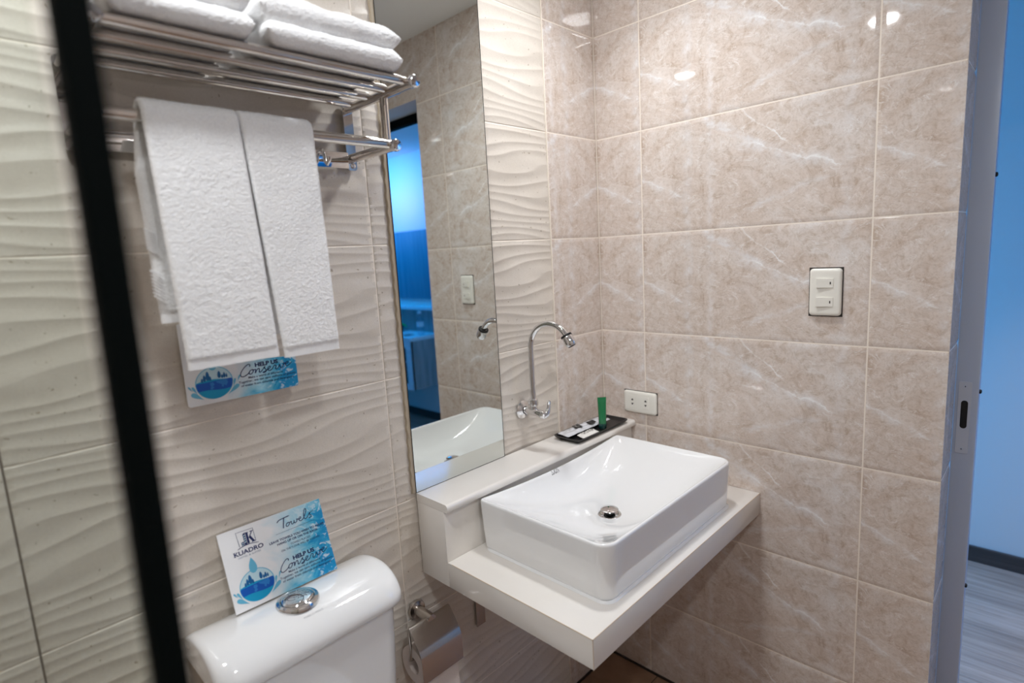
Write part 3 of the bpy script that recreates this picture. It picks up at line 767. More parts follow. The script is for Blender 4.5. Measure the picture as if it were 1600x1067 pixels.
    flat(g, [(40, 41), (45, 40.5), (46.5, 36), (43.5, 33), (45.5, 30.5), (41.5, 26.5), (38.5, 28.5), (40.5, 33), (38.8, 37)], fn, 0.00036, 5)
    flat(g, [(49, 41.5), (68, 43), (69.5, 36), (66, 30), (62.5, 33), (61, 28.5), (57.5, 30.5), (59, 33.5), (55.5, 36), (50.5, 39)], fn, 0.00036, 5)
    finish('water_globe_print', g, ['c_mid', 'c_pale', 'c_cyan', 'c_deep', 'c_tree', 'c_land'], o, smooth=False)
    g = MB(); dp = []
    for k in range(40):
        a = 2 * PI * k / 40; r_ = 9.2; q = math.sin(a / 2); dp.append((46.6 + r_ * math.sin(a) * q ** 1.0, 79.5 + 15.6 * math.cos(a) - 0.0))
    flat(g, dp, fn, 0.0004, 0)
    finish('drop_print', g, ['c_mid'], o, smooth=False); g = MB()
    def tear(x0, y0, x1, y1, wd):
        dx, dy = x1 - x0, y1 - y0; L = math.hypot(dx, dy); ux, uy = dx / L, dy / L; pts = []
        for k in range(24):
            a = 2 * PI * k / 24; s_ = 0.5 - 0.5 * math.cos(a); wv = wd * math.sin(a) * (s_ ** 1.2)
            pts.append((x0 + ux * L * s_ - uy * wv, y0 + uy * L * s_ + ux * wv))
        flat(g, pts, fn, 0.0003, 0)
    tear(27, 9.5, 7, 25.5, 7.0); tear(17.5, 22, 9.5, 38.5, 3.6); tear(10, 29, 3.6, 40, 2.6)
    finish('splash_print', g, ['c_mid'], o, smooth=False); g = MB()
    tear(66.5, 11, 88, 28, 6.5); tear(78, 24.5, 82.5, 41, 3.2); tear(85.5, 33, 91.5, 46, 2.4)
    finish('splash_print', g, ['c_mid'], o, smooth=False)
    return o

# card fixed to the wave tiles beneath the hanging towels
c1 = thing('towel_notice_card', 'blue and white towel reuse card on the tiled wall, half hidden by the hanging towels', 'sign', (-1.141, -0.005, 1.207), 'towel reuse cards')
f1 = lambda a, b, d: (-1.240 + 0.198 * a / 200, -0.0085 - d, 1.2075 + 0.1465 * b / 160)
make_card(c1, f1, 5.0, full=False)
# card leaning on the wall, standing on the cistern lid
c2 = thing('towel_notice_card', 'blue and white towel reuse card leaning upright on the toilet cistern lid', 'sign', (-1.128, -0.055, 0.8255), 'towel reuse cards')
_bl = Vector((-1.2255, -0.0545, 0.8262)); _u2 = Vector((0.1975, -0.002, 0.0)); _v2 = Vector((-0.0015, 0.0445, 0.1395)); _n2 = _u2.cross(_v2).normalized()
if _n2.y > 0: _n2 = -_n2
f2 = lambda a, b, d: tuple(_bl + _u2 * (a / 200) + _v2 * (b / 160) + _n2 * d)
make_card(c2, f2, 0.6)

# ------------------------------------------------------------ gooseneck tap
FX = -0.400
fa = thing('gooseneck_tap', 'chrome wall mounted gooseneck tap between the mirror and the corner', 'tap', (FX, 0, 1.0))
finish('wall_flange', MB().lathe([(0.0, 0.001), (0.026, 0.001), (0.0265, 0.004), (0.023, 0.008), (0.014, 0.011), (0.011, 0.012)], (FX, 0, 1.001), (0, -1, 0)), ['chrome'], fa)
finish('valve_body', MB().tube([(FX, -0.008, 1.001), (FX, -0.030, 1.002), (FX, -0.048, 1.002), (FX, -0.064, 1.000), (FX, -0.078, 0.998)], [0.0090, 0.0100, 0.0120, 0.0115, 0.0110], 24), ['chrome'], fa)
finish('riser_nut', MB().lathe([(0.0, 0), (0.0105, 0), (0.0105, 0.014), (0.0130, 0.016), (0.0135, 0.024), (0.0130, 0.033), (0.0100, 0.036), (0.0, 0.036)], (FX, -0.045, 1.004)), ['chrome'], fa)
RY, RZ, RR = -0.1095, 1.187, 0.0645
pts = [(FX, -0.045, 1.035), (FX, -0.045, 1.09), (FX, -0.045, 1.14), (FX, -0.045, 1.17)]
for k in range(0, 29):
    a = PI * 0.83 * k / 28
    pts.append((FX + 0.010 * (k / 28), RY + RR * math.cos(a), RZ + RR * math.sin(a)))
finish('spout', MB().tube(pts, 0.0082, 24), ['chrome'], fa)
e1, e0 = Vector(pts[-1]), Vector(pts[-2]); ax = (e1 - e0).normalized()
ae = finish('aerator_head', MB().lathe([(0.0, -0.004), (0.0125, -0.004), (0.0145, 0.000), (0.0150, 0.006), (0.0155, 0.018), (0.0148, 0.024), (0.0125, 0.028), (0.0110, 0.0285), (0.0, 0.027)], e1, ax, 32), ['chrome'], fa)
finish('seal_ring', MB().lathe([(0.0088, -0.0045), (0.0152, -0.0042), (0.0156, -0.001), (0.0150, 0.001), (0.0088, 0.001)], e1, ax, 32), ['black'], ae)
finish('outlet', MB().lathe([(0.0, 0.0287), (0.0105, 0.0287), (0.0108, 0.0270)], e1, ax, 32), ['black'], ae)
hp = [(FX + 0.001, -0.080, 0.996), (FX + 0.008, -0.084, 0.999), (FX + 0.014, -0.085, 1.006), (FX + 0.018, -0.085, 1.016), (FX + 0.020, -0.084, 1.026), (FX + 0.025, -0.083, 1.032)]
finish('lever_handle', MB().tube(hp, [0.0105, 0.0092, 0.0068, 0.0052, 0.0050, 0.0036], 20).lathe([(0.0, -0.004), (0.0112, -0.004), (0.0116, 0.004), (0.0100, 0.010), (0.0, 0.012)], (FX, -0.074, 0.998), (0.1, -1, -0.1), 28), ['chrome'], fa)

# ------------------------------------------------------------ amenity tray and what lies on it
finish_tray = MB()
TZ = 0.8885
for ins, z in ((0.010, TZ + 0.003), (0.008, TZ + 0.0016), ):
    pass
rg = [rr(-0.299 + i, -0.036 - i, -0.1190 + i, -0.0215 - i, r, z) for i, z, r in ((0.014, TZ, 0.006), (0.0125, TZ, 0.007), (0.004, TZ + 0.0060, 0.012), (0.0, TZ + 0.0100, 0.014), (0.0, TZ + 0.0122, 0.014), (0.003, TZ + 0.0124, 0.012), (0.006, TZ + 0.0100, 0.010), (0.015, TZ + 0.0042, 0.006), (0.020, TZ + 0.0040, 0.004))]
mb = MB(); mb.loft(rg); tr_ = finish('amenity_tray', mb, ['tray'], None); tag(tr_, 'black rectangular tray of toiletries on the cream ledge in the corner', 'tray')
def tray_pt(x, y, z): return (x, y, TZ + z)
def pouch(nx, ny, x0, x1, y0, y1, zb_, th, amp, seed, skew=0.0):
    mb = MB()
    def top(sgn):
        def f(i, j):
            u = i; v = j; e = (1 - abs(2 * u - 1) ** 6) * (1 - abs(2 * v - 1) ** 4)
            x = x0 + (x1 - x0) * u + skew * (v - 0.5); y = y0 + (y1 - y0) * v
            wv = amp * noise.noise(Vector((x * 55 + seed, y * 70, seed))) * (0.35 + e)
            return (x + (0.0015 * math.sin(v * 40) if u in (0, 1) else 0), y, zb_ + th * 0.5 + (sgn * th * 0.5 * e) + (wv if sgn > 0 else 0))
        return f
    mb.grid(top(1), nx, ny); mb.grid(top(-1), nx, ny); return mb
pk = thing('plastic_packet', 'clear plastic packet with black printed squares on the black tray', 'packet', (-0.19, -0.05, TZ + 0.008))
finish('wrapper', pouch(40, 20, -0.285, -0.070, -0.074, -0.026, TZ + 0.0090, 0.008, 0.005, 3.1, 0.01), ['foil'], pk)
def pk_sq(x0, x1, y0, y1): 
    mb = MB(); mb.grid(lambda i, j: (x0 + (x1 - x0) * i + 0.01 * (j - 0.5), y0 + (y1 - y0) * j, TZ + 0.0203 + 0.0005 * math.sin(9 * i)), 6, 4); return mb
q = finish('printed_label', pk_sq(-0.225, -0.195, -0.060, -0.032), ['ink'], pk)
g = MB(); fq = lambda a, b, d: (-0.222 + a, -0.056 + b, TZ + 0.0212 + d)
stroke(g, [(0.004, 0.0), (0.006, 0.020)], 0.0012, fq, sub=1); stroke(g, [(0.016, 0.020), (0.006, 0.010), (0.018, 0.001)], 0.0012, fq, sub=1); stroke(g, [(0.021, 0.0), (0.022, 0.020)], 0.0012, fq, sub=1)
finish('label_lettering', g, ['soap'], q, smooth=False)
finish('printed_label', pk_sq(-0.170, -0.135, -0.068, -0.044), ['ink'], pk)
so = thing('soap_sachet', 'small white wrapped soap with black letters on the front of the black tray', 'soap', (-0.225, -0.1, TZ + 0.005))
finish('wrapper', pouch(26, 16, -0.262, -0.185, -0.1140, -0.080, TZ + 0.0045, 0.012, 0.002, 8.0, 0.012), ['soap'], so)
fs_ = lambda a, b, d: (-0.252 + a, -0.103 + b, TZ + 0.0180 + d)
g = MB(); text_in(g, 'SOAP', 0.0, 0.055, 0.0, 0.013, fs_); finish('soap_lettering', g, ['ink'], so, smooth=False)
tb = thing('lotion_tube', 'small green tube standing on its dark cap on the black tray', 'tube', (-0.142, -0.091, TZ + 0.004))
TX, TY, T0 = -0.142, -0.0915, TZ + 0.0043
finish('cap', MB().lathe([(0.0, 0), (0.0115, 0), (0.0122, 0.001), (0.0122, 0.015), (0.0115, 0.0162), (0.0, 0.0162)], (TX, TY, T0)), ['teal_cap'], tb)
rings2 = []
dirx = Vector((0.72, -0.69, 0)); diry = Vector((0.69, 0.72, 0))
for k in range(15):
    t = k / 14; a = 0.0115 + 0.0022 * t; b = 0.0115 * (1 - t ** 1.4) + 0.0006
    if k >= 13: b = 0.0007
    z = T0 + 0.0165 + 0.082 * t
    rings2.append([tuple(Vector((TX, TY, z)) + dirx * a * math.cos(2 * PI * q / 28) + diry * b * math.sin(2 * PI * q / 28)) for q in range(28)])
mb = MB(); mb.loft(rings2); finish('body', mb, ['green'], tb)

# ------------------------------------------------------------ switch and socket plates on the right wall
def YZ(x0): return lambda a, b, d: (x0 - d, a, b)
sw = thing('light_switch', 'ivory double rocker light switch plate on the right tiled wall', 'light switch', (0, -0.666, 1.305))
def plate(a0, a1, b0, b1, parent, name='plate'):
    mb = MB(); L = []
    for i, d, r in ((0.0, 0.0004, 0.008), (0.0, 0.0045, 0.008), (0.0008, 0.0068, 0.008), (0.0026, 0.0086, 0.0075), (0.006, 0.0094, 0.006), (0.010, 0.0097, 0.004)):
        L.append([(-d, a, b) for a, b in rrect(a0 + i, a1 - i, b0 + i, b1 - i, r)])
    mb.loft(L); return finish(name, mb, ['ivory'], parent)
plate(-0.7015, -0.6305, 1.2475, 1.3625, sw)
finish('cutout_gap', MB().box((-0.0006, -0.7038, 1.2450), (0.0, -0.6280, 1.3650)), ['slot'], sw, smooth=False)
for z in (1.3275, 1.2815):
    mb = MB(); mb.add([(-0.0095, -0.6845, z - 0.011), (-0.0095, -0.6480, z - 0.011), (-0.0095, -0.6480, z + 0.011), (-0.0095, -0.6845, z + 0.011),
                       (-0.0110, -0.6845, z - 0.011), (-0.0150, -0.6480, z - 0.011), (-0.0150, -0.6480, z + 0.011), (-0.0110, -0.6845, z + 0.011)],
                      [(0, 1, 2, 3), (7, 6, 5, 4), (0, 4, 5, 1), (1, 5, 6, 2), (2, 6, 7, 3), (3, 7, 4, 0)])
    ro = finish('rocker', mb, ['ivory'], sw, smooth=False)
    finish('indicator_window', MB().box((-0.0120, -0.6795, z - 0.003), (-0.0105, -0.6770, z + 0.003)), ['slot'], ro, smooth=False)
so_ = thing('power_socket', 'ivory double power socket plate low in the corner above the tray', 'power socket', (0, -0.142, 0.95))
plate(-0.1995, -0.0830, 0.9155, 0.9850, so_)
finish('cutout_gap', MB().box((-0.0006, -0.2015, 0.9140), (0.0, -0.0815, 0.9868)), ['slot'], so_, smooth=False)
for yc in (-0.1165, -0.1640):
    g = MB(); g.box((-0.0104, yc - 0.011, 0.932), (-0.0096, yc + 0.011, 0.970))
    ins_ = finish('outlet_insert', g, ['ivory'], so_, smooth=False)
    g = MB()
    for s_ in (1, -1):
        z0 = 0.951 + s_ * 0.0045
        prism(g, [(yc - 0.0042, z0), (yc + 0.0042, z0), (yc + 0.0012, z0 + s_ * 0.0055), (yc - 0.0012, z0 + s_ * 0.0055)], XF, -0.0109, -0.0103)
    finish('pin_slots', g, ['slot'], ins_, smooth=False)

# ------------------------------------------------------------ towel rack
tk = thing('towel_rack', 'polished steel wall rack with a slatted shelf and a towel bar', 'towel rack', (-1.12, 0, 1.64))
AX = (-0.877, -1.340)
TUBY = (-0.219, -0.159, -0.099, -0.039)
for y in TUBY:
    finish('shelf_tube', MB().tube([(AX[1] + 0.006, y, 1.753), (AX[0] - 0.006, y, 1.753)], 0.0078, 20), ['steel'], tk)
for x in AX:
    a = finish('shelf_arm', MB().tube([(x, -0.012, 1.748), (x, -0.238, 1.748)], 0.0092, 24), ['steel'], tk)
    finish('end_cap', MB().lathe([(0.0, -0.004), (0.0105, -0.004), (0.0112, 0.0), (0.0108, 0.006), (0.0085, 0.0085), (0.0, 0.0092)], (x, -0.238, 1.748), (0, -1, 0), 28), ['chrome'], a)
    a = finish('bar_arm', MB().tube([(x, -0.012, 1.652), (x, -0.168, 1.652)], 0.0092, 24), ['steel'], tk)
    finish('end_cap', MB().lathe([(0.0, -0.004), (0.0105, -0.004), (0.0112, 0.0), (0.0108, 0.006), (0.0085, 0.0085), (0.0, 0.0092)], (x, -0.168, 1.652), (0, -1, 0), 28), ['chrome'], a)
    finish('post', MB().tube([(x, -0.143, 1.654), (x, -0.143, 1.746)], 0.0078, 20), ['steel'], tk)
    wp = finish('wall_plate', prism(MB(), rrect(x - 0.0105, x + 0.0105, 1.628, 1.762, 0.006), lambda a_, b_, d: (a_, -d, b_), 0.0052, 0.0125), ['chrome'], tk)
    finish('plate_screw', MB().lathe([(0.0, 0), (0.0055, 0), (0.0052, 0.002), (0.0030, 0.0035), (0.0, 0.0038)], (x + 0.001, -0.0125, 1.6375), (0, -1, 0), 20), ['chrome'], wp)
finish('towel_bar', MB().tube([(AX[1] + 0.005, -0.156, 1.656), (AX[0] - 0.005, -0.156, 1.656)], 0.0092, 24), ['steel'], tk)
hr = finish('hook_rail', MB().box((AX[1] + 0.012, -0.020, 1.630), (AX[0] - 0.012, -0.016, 1.662), bev=0.001), ['chrome'], tk)
for k in range(4):
    x = -0.948 - 0.086 * k
    finish('hook', MB().tube([(x, -0.020, 1.662), (x, -0.027, 1.660), (x, -0.031, 1.650), (x, -0.033, 1.638), (x, -0.040, 1.632), (x, -0.047, 1.638), (x, -0.049, 1.646)], [0.0035, 0.0035, 0.0035, 0.0035, 0.0035, 0.0040, 0.0055], 14), ['chrome'], hr)

# ------------------------------------------------------------ hanging towels
def hanging(name, label, xl, xr, zf, zb_, yf, seed, back_x=None):
    """xl, xr: (top, bottom) edges; draped over the bar at y -0.156, z 1.656"""
    t = thing(name, label, 'towel', ((xl[0] + xr[0]) / 2, -0.156, 1.668), 'hand towels on the rack bar')
    R0 = 0.0115; th = 0.0125
    # centre line in (y, z)
    path = []
    nfr = 150
    for k in range(nfr + 1):
        s = k / nfr; z = zf + (1.656 - zf) * s
        path.append((-0.156 - R0 - th / 2 - yf * math.sin(PI * (1 - s) * 0.5) ** 1.0, z, 1 - s))
    for k in range(1, 14):
        a = PI * k / 14; rr_ = R0 + th / 2
        path.append((-0.156 - rr_ * math.cos(a), 1.656 + rr_ * math.sin(a), 0.0))
    nb = 110
    for k in range(nb + 1):
        s = k / nb; path.append((-0.156 + R0 + th / 2 - 0.0 + 0.004 * s, 1.656 + (zb_ - 1.656) * s, s * (1.656 - zb_) / (1.656 - zf)))
    nP = len(path); nx = 60
    def edge(i, s):
        a = xl[0] + (xl[1] - xl[0]) * s; b = xr[0] + (xr[1] - xr[0]) * s
        if back_x and i > nfr + 13: k_ = min(1, (i - nfr - 13) / 30); a += back_x * k_; b -= 0.004 * k_
        return a, b
    rings = []
    for i, (y, z, s) in enumerate(path):
        a, b = edge(i, s)
        p0 = path[max(i - 1, 0)]; p1 = path[min(i + 1, nP - 1)]
        ty, tz = p1[0] - p0[0], p1[1] - p0[1]; L = math.hypot(ty, tz); ny, nz = tz / L, -ty / L
        hem = (i < 7) or (i > nP - 8)
        h = th / 2 * (0.72 if hem else 1.0)
        ring = []
        for side in (1, -1):
            for k in range(nx + 1):
                u = k / nx if side == 1 else 1 - k / nx
                ed = min(u, 1 - u) * (b - a); rnd = math.sqrt(max(0.0, 1 - max(0.0, 1 - ed / 0.006) ** 2)) if ed < 0.006 else 1.0
                x = a + (b - a) * u
                n_ = 0.0008 * noise.noise(Vector((x * 260 + seed, y * 200, z * 330))) + 0.0008 * noise.noise(Vector((x * 20 + seed, 3.0, z * 18)))
                if hem: n_ *= 0.3
                off = side * (h * (0.15 + 0.85 * rnd) + n_)
                xe = x + (0.0008 * noise.noise(Vector((seed, u * 4, z * 260))) if ed < 0.001 else 0)
                # ny, nz is the outward normal on the front
                ring.append((xe, y - ny * off, z - nz * off))
        rings.append(ring)
    mb = MB(); mb.loft(rings)
    n = len(rings[0])
    for fi in range((nP - 1) * n):
        i = fi // n
        mb.m[fi] = 1 if (i < 6 or i > nP - 8) else 0
    mb.m[-1] = 1; mb.m[-2] = 1
    sh = finish('folded_cloth', mb, ['terry', 'hem'], t, ang=70)
    return t, sh
ta, _ = hanging('hand_towel', 'left of two white hand towels on the rack bar, hanging over the wall card', (-1.288, -1.279), (-1.160, -1.146), 1.300, 1.368, 0.010, 1.0, back_x=-0.011)
tb2, _ = hanging('hand_towel', 'right of two white hand towels on the rack bar, nearer the mirror', (-1.159, -1.134), (-1.042, -1.037), 1.294, 1.330, 0.003, 9.0)
# embossed diagonal bands on the rear layer of the left towel
for z0, z1 in ((1.470, 1.500), (1.402, 1.442)):
    g = MB()
    for k in range(9):
        zc = z0 + (z1 - z0) * k / 8
        g.tube([(-1.2985, -0.1448, min(zc + 0.008, z1 + 0.005)), (-1.284, -0.1448, zc - 0.004)], 0.0009, 8)
    finish('embossed_band', g, ['hem'], ta)

# ------------------------------------------------------------ folded towels on the shelf
def slab(mb, x0, x1, y0, y1, z0, z1, seed, droop=0.0, taper=0.0):
    nu, nv = 110, 84; a = (x1 - x0) / 2; b = (y1 - y0) / 2; c = (z1 - z0) / 2; cx, cy, cz = (x0 + x1) / 2, (y0 + y1) / 2, (z0 + z1) / 2
    def f(s):
        def g(i, j):
            u = 2 * i - 1; v = 2 * j - 1
            u = math.copysign(1 - (1 - abs(u)) ** 1.9, u); v = math.copysign(1 - (1 - abs(v)) ** 1.9, v)
            ex = min(1.0, (1 - abs(u)) * a / c); ey = min(1.0, (1 - abs(v)) * b / c)
            h = math.sqrt(max(0, 1 - (1 - ex) ** 2)) * math.sqrt(max(0, 1 - (1 - ey) ** 2))
            x = cx + a * u; y = cy + b * v
            if abs(u) < 1 and abs(v) < 1:
                pass
            cr = 0.0014 * noise.noise(Vector((x * 330, y * 330, s + seed))) + 0.0045 * noise.noise(Vector((x * 26 + seed, y * 26, s)))
            top = c * (1 + taper * -u)
            z = cz + s * top * h + (cr * h if s > 0 else 0.3 * cr * h)
            yy = y + 0.004 * noise.noise(Vector((x * 24, seed, 1.0))) * (1 if v < 0 else 0) + 0.0012 * noise.noise(Vector((x * 300, z * 300, seed)))
            xx = x + 0.003 * noise.noise(Vector((y * 30, z * 50, seed + 4)))
            return (xx, yy, z - droop * max(0, u) ** 2)
        return g
    mb.grid(f(1), nu, nv); mb.grid(f(-1), nu, nv, flip=True); return mb
SZ = 1.7615
def shelf_towel(label, x0, x1, seed, dz=0.0):
    mb = MB()
    slab(mb, x0, x1, -0.240, -0.020, SZ, SZ + 0.036, seed)
    slab(mb, x0 - 0.004, x1 + 0.002, -0.234, -0.016, SZ + 0.030, SZ + 0.078 + dz, seed + 5, taper=0.18)
    bm = bmesh.new()
    o = finish('folded_bath_towel', mb, ['terry'], None, ang=70)
    bm.free()
    tag(o, label, 'towel', 'folded bath towels on the rack shelf'); return o
shelf_towel('right white folded bath towel on the slatted shelf, next to the mirror', -1.130, -0.896, 2.0)
shelf_towel('left white folded bath towel on the slatted shelf, by the black post', -1.326, -1.146, 6.0, 0.004)

# ------------------------------------------------------------ toilet
tl = thing('toilet', 'white close coupled toilet with a curved cistern lid against the wave tiles', 'toilet', (-1.125, 0, 0))
LX0, LX1 = -1.301, -0.947
prof = [(-0.0075, 0.764), (-0.0075, 0.803), (-0.012, 0.8085), (-0.030, 0.8160), (-0.055, 0.8228), (-0.080, 0.8262), (-0.105, 0.8268), (-0.128, 0.8235), (-0.148, 0.8165), (-0.163, 0.8065), (-0.174, 0.7945), (-0.1795, 0.7830), (-0.1800, 0.7730), (-0.1780, 0.7660), (-0.1740, 0.7625)]
def dens(P, n=3):
    out = []
    for a, b in zip(P, P[1:]):
        for k in range(n): out.append((a[0] + (b[0] - a[0]) * k / n, a[1] + (b[1] - a[1]) * k / n))
    out.append(P[-1]); return out
def smoothp(P, it=3):
    for _ in range(it): P = [P[0], P[1]] + [((P[i - 1][0] + 2 * P[i][0] + P[i + 1][0]) / 4, (P[i - 1][1] + 2 * P[i][1] + P[i + 1][1]) / 4) for i in range(2, len(P) - 1)] + [P[-1]]
    return P
pf = smoothp(dens(prof), 3)
rings = []
N_ = 56
for i in range(N_ + 1):
    s = i / N_; x = LX0 + (LX1 - LX0) * (0.5 - 0.5 * math.cos(PI * s)); e = min(x - LX0, LX1 - x)
    kz = 0.0 if e > 0.016 else (1 - math.sqrt(max(0, 1 - (1 - e / 0.016) ** 2)))
    kf = 0.0 if e > 0.045 else (1 - math.sqrt(max(0, 1 - (1 - e / 0.045) ** 2)))
    out = []
    for y, z in pf:
        zz = z - max(0, z - 0.766) * 0.15 * kz
        yy = y if y > -0.06 else -0.06 + (y + 0.06) * (1 - 0.22 * kf)
        out.append((x, yy, zz))
    rings.append(out)
mb = MB(); mb.loft(rings)
lid = finish('cistern_lid', mb, ['ceramic'], tl, ang=50)
rings = []
for z, hx, yf, r in ((0.7628, 0.166, -0.1660, 0.035), (0.74, 0.1650, -0.1665, 0.035), (0.62, 0.160, -0.1645, 0.035), (0.50, 0.152, -0.160, 0.035), (0.42, 0.144, -0.155, 0.04), (0.395, 0.134, -0.148, 0.04)):
    P = rrect(-1.124 - hx, -1.124 + hx, yf, -0.010, r, 8)
    rings.append([(a, b - (0.006 * (1 - ((a + 1.124) / hx) ** 2) if b < -0.10 else 0), z) for a, b in P])
mb = MB(); mb.loft(rings); finish('cistern', mb, ['ceramic'], tl, ang=50)
bt = finish('flush_button', MB().lathe([(0.0390, -0.004), (0.0392, 0.0005), (0.0370, 0.0040), (0.0320, 0.0055), (0.0300, 0.0045), (0.0295, 0.003)], (-1.1320, -0.0990, 0.8262), (0, 0.02, 1), 48)
            .lathe([(0.0290, 0.0020), (0.0286, 0.0066), (0.0268, 0.0082), (0.0230, 0.0088), (0.0, 0.0090)], (-1.1320, -0.0990, 0.8262), (0, 0.02, 1), 48), ['chrome'], tl)
arc = [(-1.1320 - 0.010 + 0.0175 * math.cos(a), -0.0990 - 0.007 + 0.0175 * math.sin(a)) for a in [PI * (-0.42 + 1.16 * k / 24) for k in range(25)]]
g = MB(); g.tube([(x, y, 0.8353) for x, y in arc], 0.0006, 8); finish('button_split', g, ['slot'], bt)
g = MB(); g.lathe([(0.0155, 0), (0.0165, 0.0003), (0.0155, 0.0006)], (-1.141, -0.106, 0.8352)); finish('small_flush_dimple', g, ['chrome'], bt)
ft = lambda a, b, d: (-1.148 + a, -0.1450 + b * 0.8, 0.8198 + 0.30 * b + 0.0004)
_tv = BVHTree.FromPolygons([Vector(p) for r_ in rings[:0] for p in r_] or [Vector((0, 0, 0)), Vector((1, 0, 0)), Vector((0, 1, 0))], [(0, 1, 2)])
_lv = [lid.matrix_world @ v.co + Vector(tl.location) for v in lid.data.vertices]; _lb = BVHTree.FromPolygons(_lv, [tuple(p.vertices) for p in lid.data.polygons])
def on_lid(a, b, d):
    x = -1.143 + a; y = -0.1475 + b; h = _lb.ray_cast(Vector((x, y, 1.0)), Vector((0, 0, -1)))
    return (x, y, (h[0].z if h[0] is not None else 0.82) + 0.0003)
g = MB(); text_in(g, 'MARCO POLO', 0.0, 0.036, 0.0, 0.0034, on_lid); finish('maker_lettering', g, ['grey_ink'], lid, smooth=False)
# bowl, seat and lid
def ell(cx, cy, rx, ryf, ryb, z, n=40):
    return [(cx + rx * math.cos(2 * PI * k / n), cy + (ryb if math.sin(2 * PI * k / n) > 0 else ryf) * math.sin(2 * PI * k / n), z) for k in range(n)]
mb = MB(); mb.loft([ell(-1.124, -0.36, 0.11, 0.14, 0.30, 0.001), ell(-1.124, -0.36, 0.105, 0.14, 0.28, 0.10), ell(-1.124, -0.38, 0.12, 0.17, 0.28, 0.22), ell(-1.124, -0.39, 0.165, 0.24, 0.28, 0.34), ell(-1.124, -0.39, 0.178, 0.26, 0.26, 0.39), ell(-1.124, -0.39, 0.172, 0.255, 0.25, 0.396)])
finish('pedestal_bowl', mb, ['ceramic'], tl, ang=50)
mb = MB(); mb.loft([ell(-1.124, -0.395, 0.178, 0.26, 0.20, 0.398), ell(-1.124, -0.395, 0.186, 0.268, 0.205, 0.403), ell(-1.124, -0.395, 0.186, 0.268, 0.205, 0.428), ell(-1.124, -0.395, 0.176, 0.258, 0.196, 0.437), ell(-1.124, -0.395, 0.10, 0.15, 0.12, 0.442)])
finish('seat_lid', mb, ['ceramic'], tl, ang=50)

# ------------------------------------------------------------ toilet paper holder
th_ = thing('toilet_paper_holder', 'brushed steel toilet paper holder with a hinged cover beside the cistern', 'toilet paper holder', (-0.814, 0, 0.60))
PX, PZ = -0.814, 0.600
finish('wall_flange', MB().lathe([(0.0, 0.002), (0.0225, 0.002), (0.0230, 0.006), (0.0215, 0.0100), (0.012, 0.0115), (0.011, 0.012)], (PX, 0, PZ), (0, -1, 0), 36), ['brushed'], th_)
finish('post', MB().lathe([(0.0120, 0.010), (0.0120, 0.064), (0.0112, 0.067), (0.0, 0.0675)], (PX, 0, PZ), (0, -1, 0), 28), ['brushed'], th_)
finish('cover_pivot', MB().tube([(-0.872, -0.056, 0.6015), (-0.756, -0.056, 0.6015)], 0.0035, 14).box((PX - 0.008, -0.060, 0.5975), (PX + 0.008, -0.050, 0.6035)), ['brushed'], th_)
cp = [(-0.0575, 0.606), (-0.0620, 0.6055), (-0.080, 0.581), (-0.094, 0.562), (-0.0995, 0.549), (-0.1010, 0.535), (-0.1015, 0.510), (-0.1015, 0.483)]
cp2 = smoothp(dens(cp, 4), 2)
mb = MB(); mb.loft([[(x, y, z) for x in (-0.8755, -0.7570)] for y, z in cp2], caps=False)
for a_ in range(1): pass
vs = mb.v[:]; mb2 = MB()
R1 = [(x, y, z) for y, z in cp2 for x in (-0.8755, -0.7570)]
ring_l = []
for (y, z), (yn, zn) in zip(cp2, cp2[1:] + [(cp2[-1][0], cp2[-1][1] - 0.01)]):
    L = math.hypot(yn - y, zn - z); ny, nz = (zn - z) / L, -(yn - y) / L
    ring_l.append([(-0.8755, y, z), (-0.7570, y, z), (-0.7570, y - ny * 0.0010, z - nz * 0.0010), (-0.8755, y - ny * 0.0010, z - nz * 0.0010)])
mb2.loft(ring_l); finish('cover_plate', mb2, ['brushed'], th_, ang=50)
arm = [(-0.8715, -0.056, 0.6010), (-0.8750, -0.057, 0.590), (-0.8760, -0.061, 0.560), (-0.8760, -0.058, 0.535), (-0.8750, -0.053, 0.5215), (-0.866, -0.053, 0.520), (-0.80, -0.053, 0.520), (-0.755, -0.053, 0.520)]
finish('roll_arm', MB().tube(arm, 0.0032, 12), ['brushed'], th_)
RY0, RZ0 = -0.0530, 0.5040
rp = thing('toilet_roll', 'white toilet roll hanging behind the steel cover', 'toilet paper', (-0.818, RY0, RZ0))
finish('paper', MB().lathe([(0.0205, 0.0), (0.0440, 0.0), (0.0450, 0.001), (0.0450, 0.099), (0.0440, 0.1), (0.0205, 0.1), (0.0205, 0.0)], (-0.8680, RY0, RZ0), (1, 0, 0), 48), ['paper'], rp)
def sheet():
    mb = MB(); mb.grid(lambda i, j: (-0.866 + 0.098 * i + 0.001 * math.sin(j * 5), -0.0984 + 0.006 * math.sin(j * 3.0), 0.505 - 0.085 * j - 0.012 * math.sin(PI * i) * j), 16, 16)
    mb.grid(lambda i, j: (-0.866 + 0.098 * i + 0.001 * math.sin(j * 5), -0.0978 + 0.006 * math.sin(j * 3.0), 0.505 - 0.085 * j - 0.012 * math.sin(PI * i) * j), 16, 16)
    return mb
finish('loose_sheet', sheet(), ['paper'], rp)

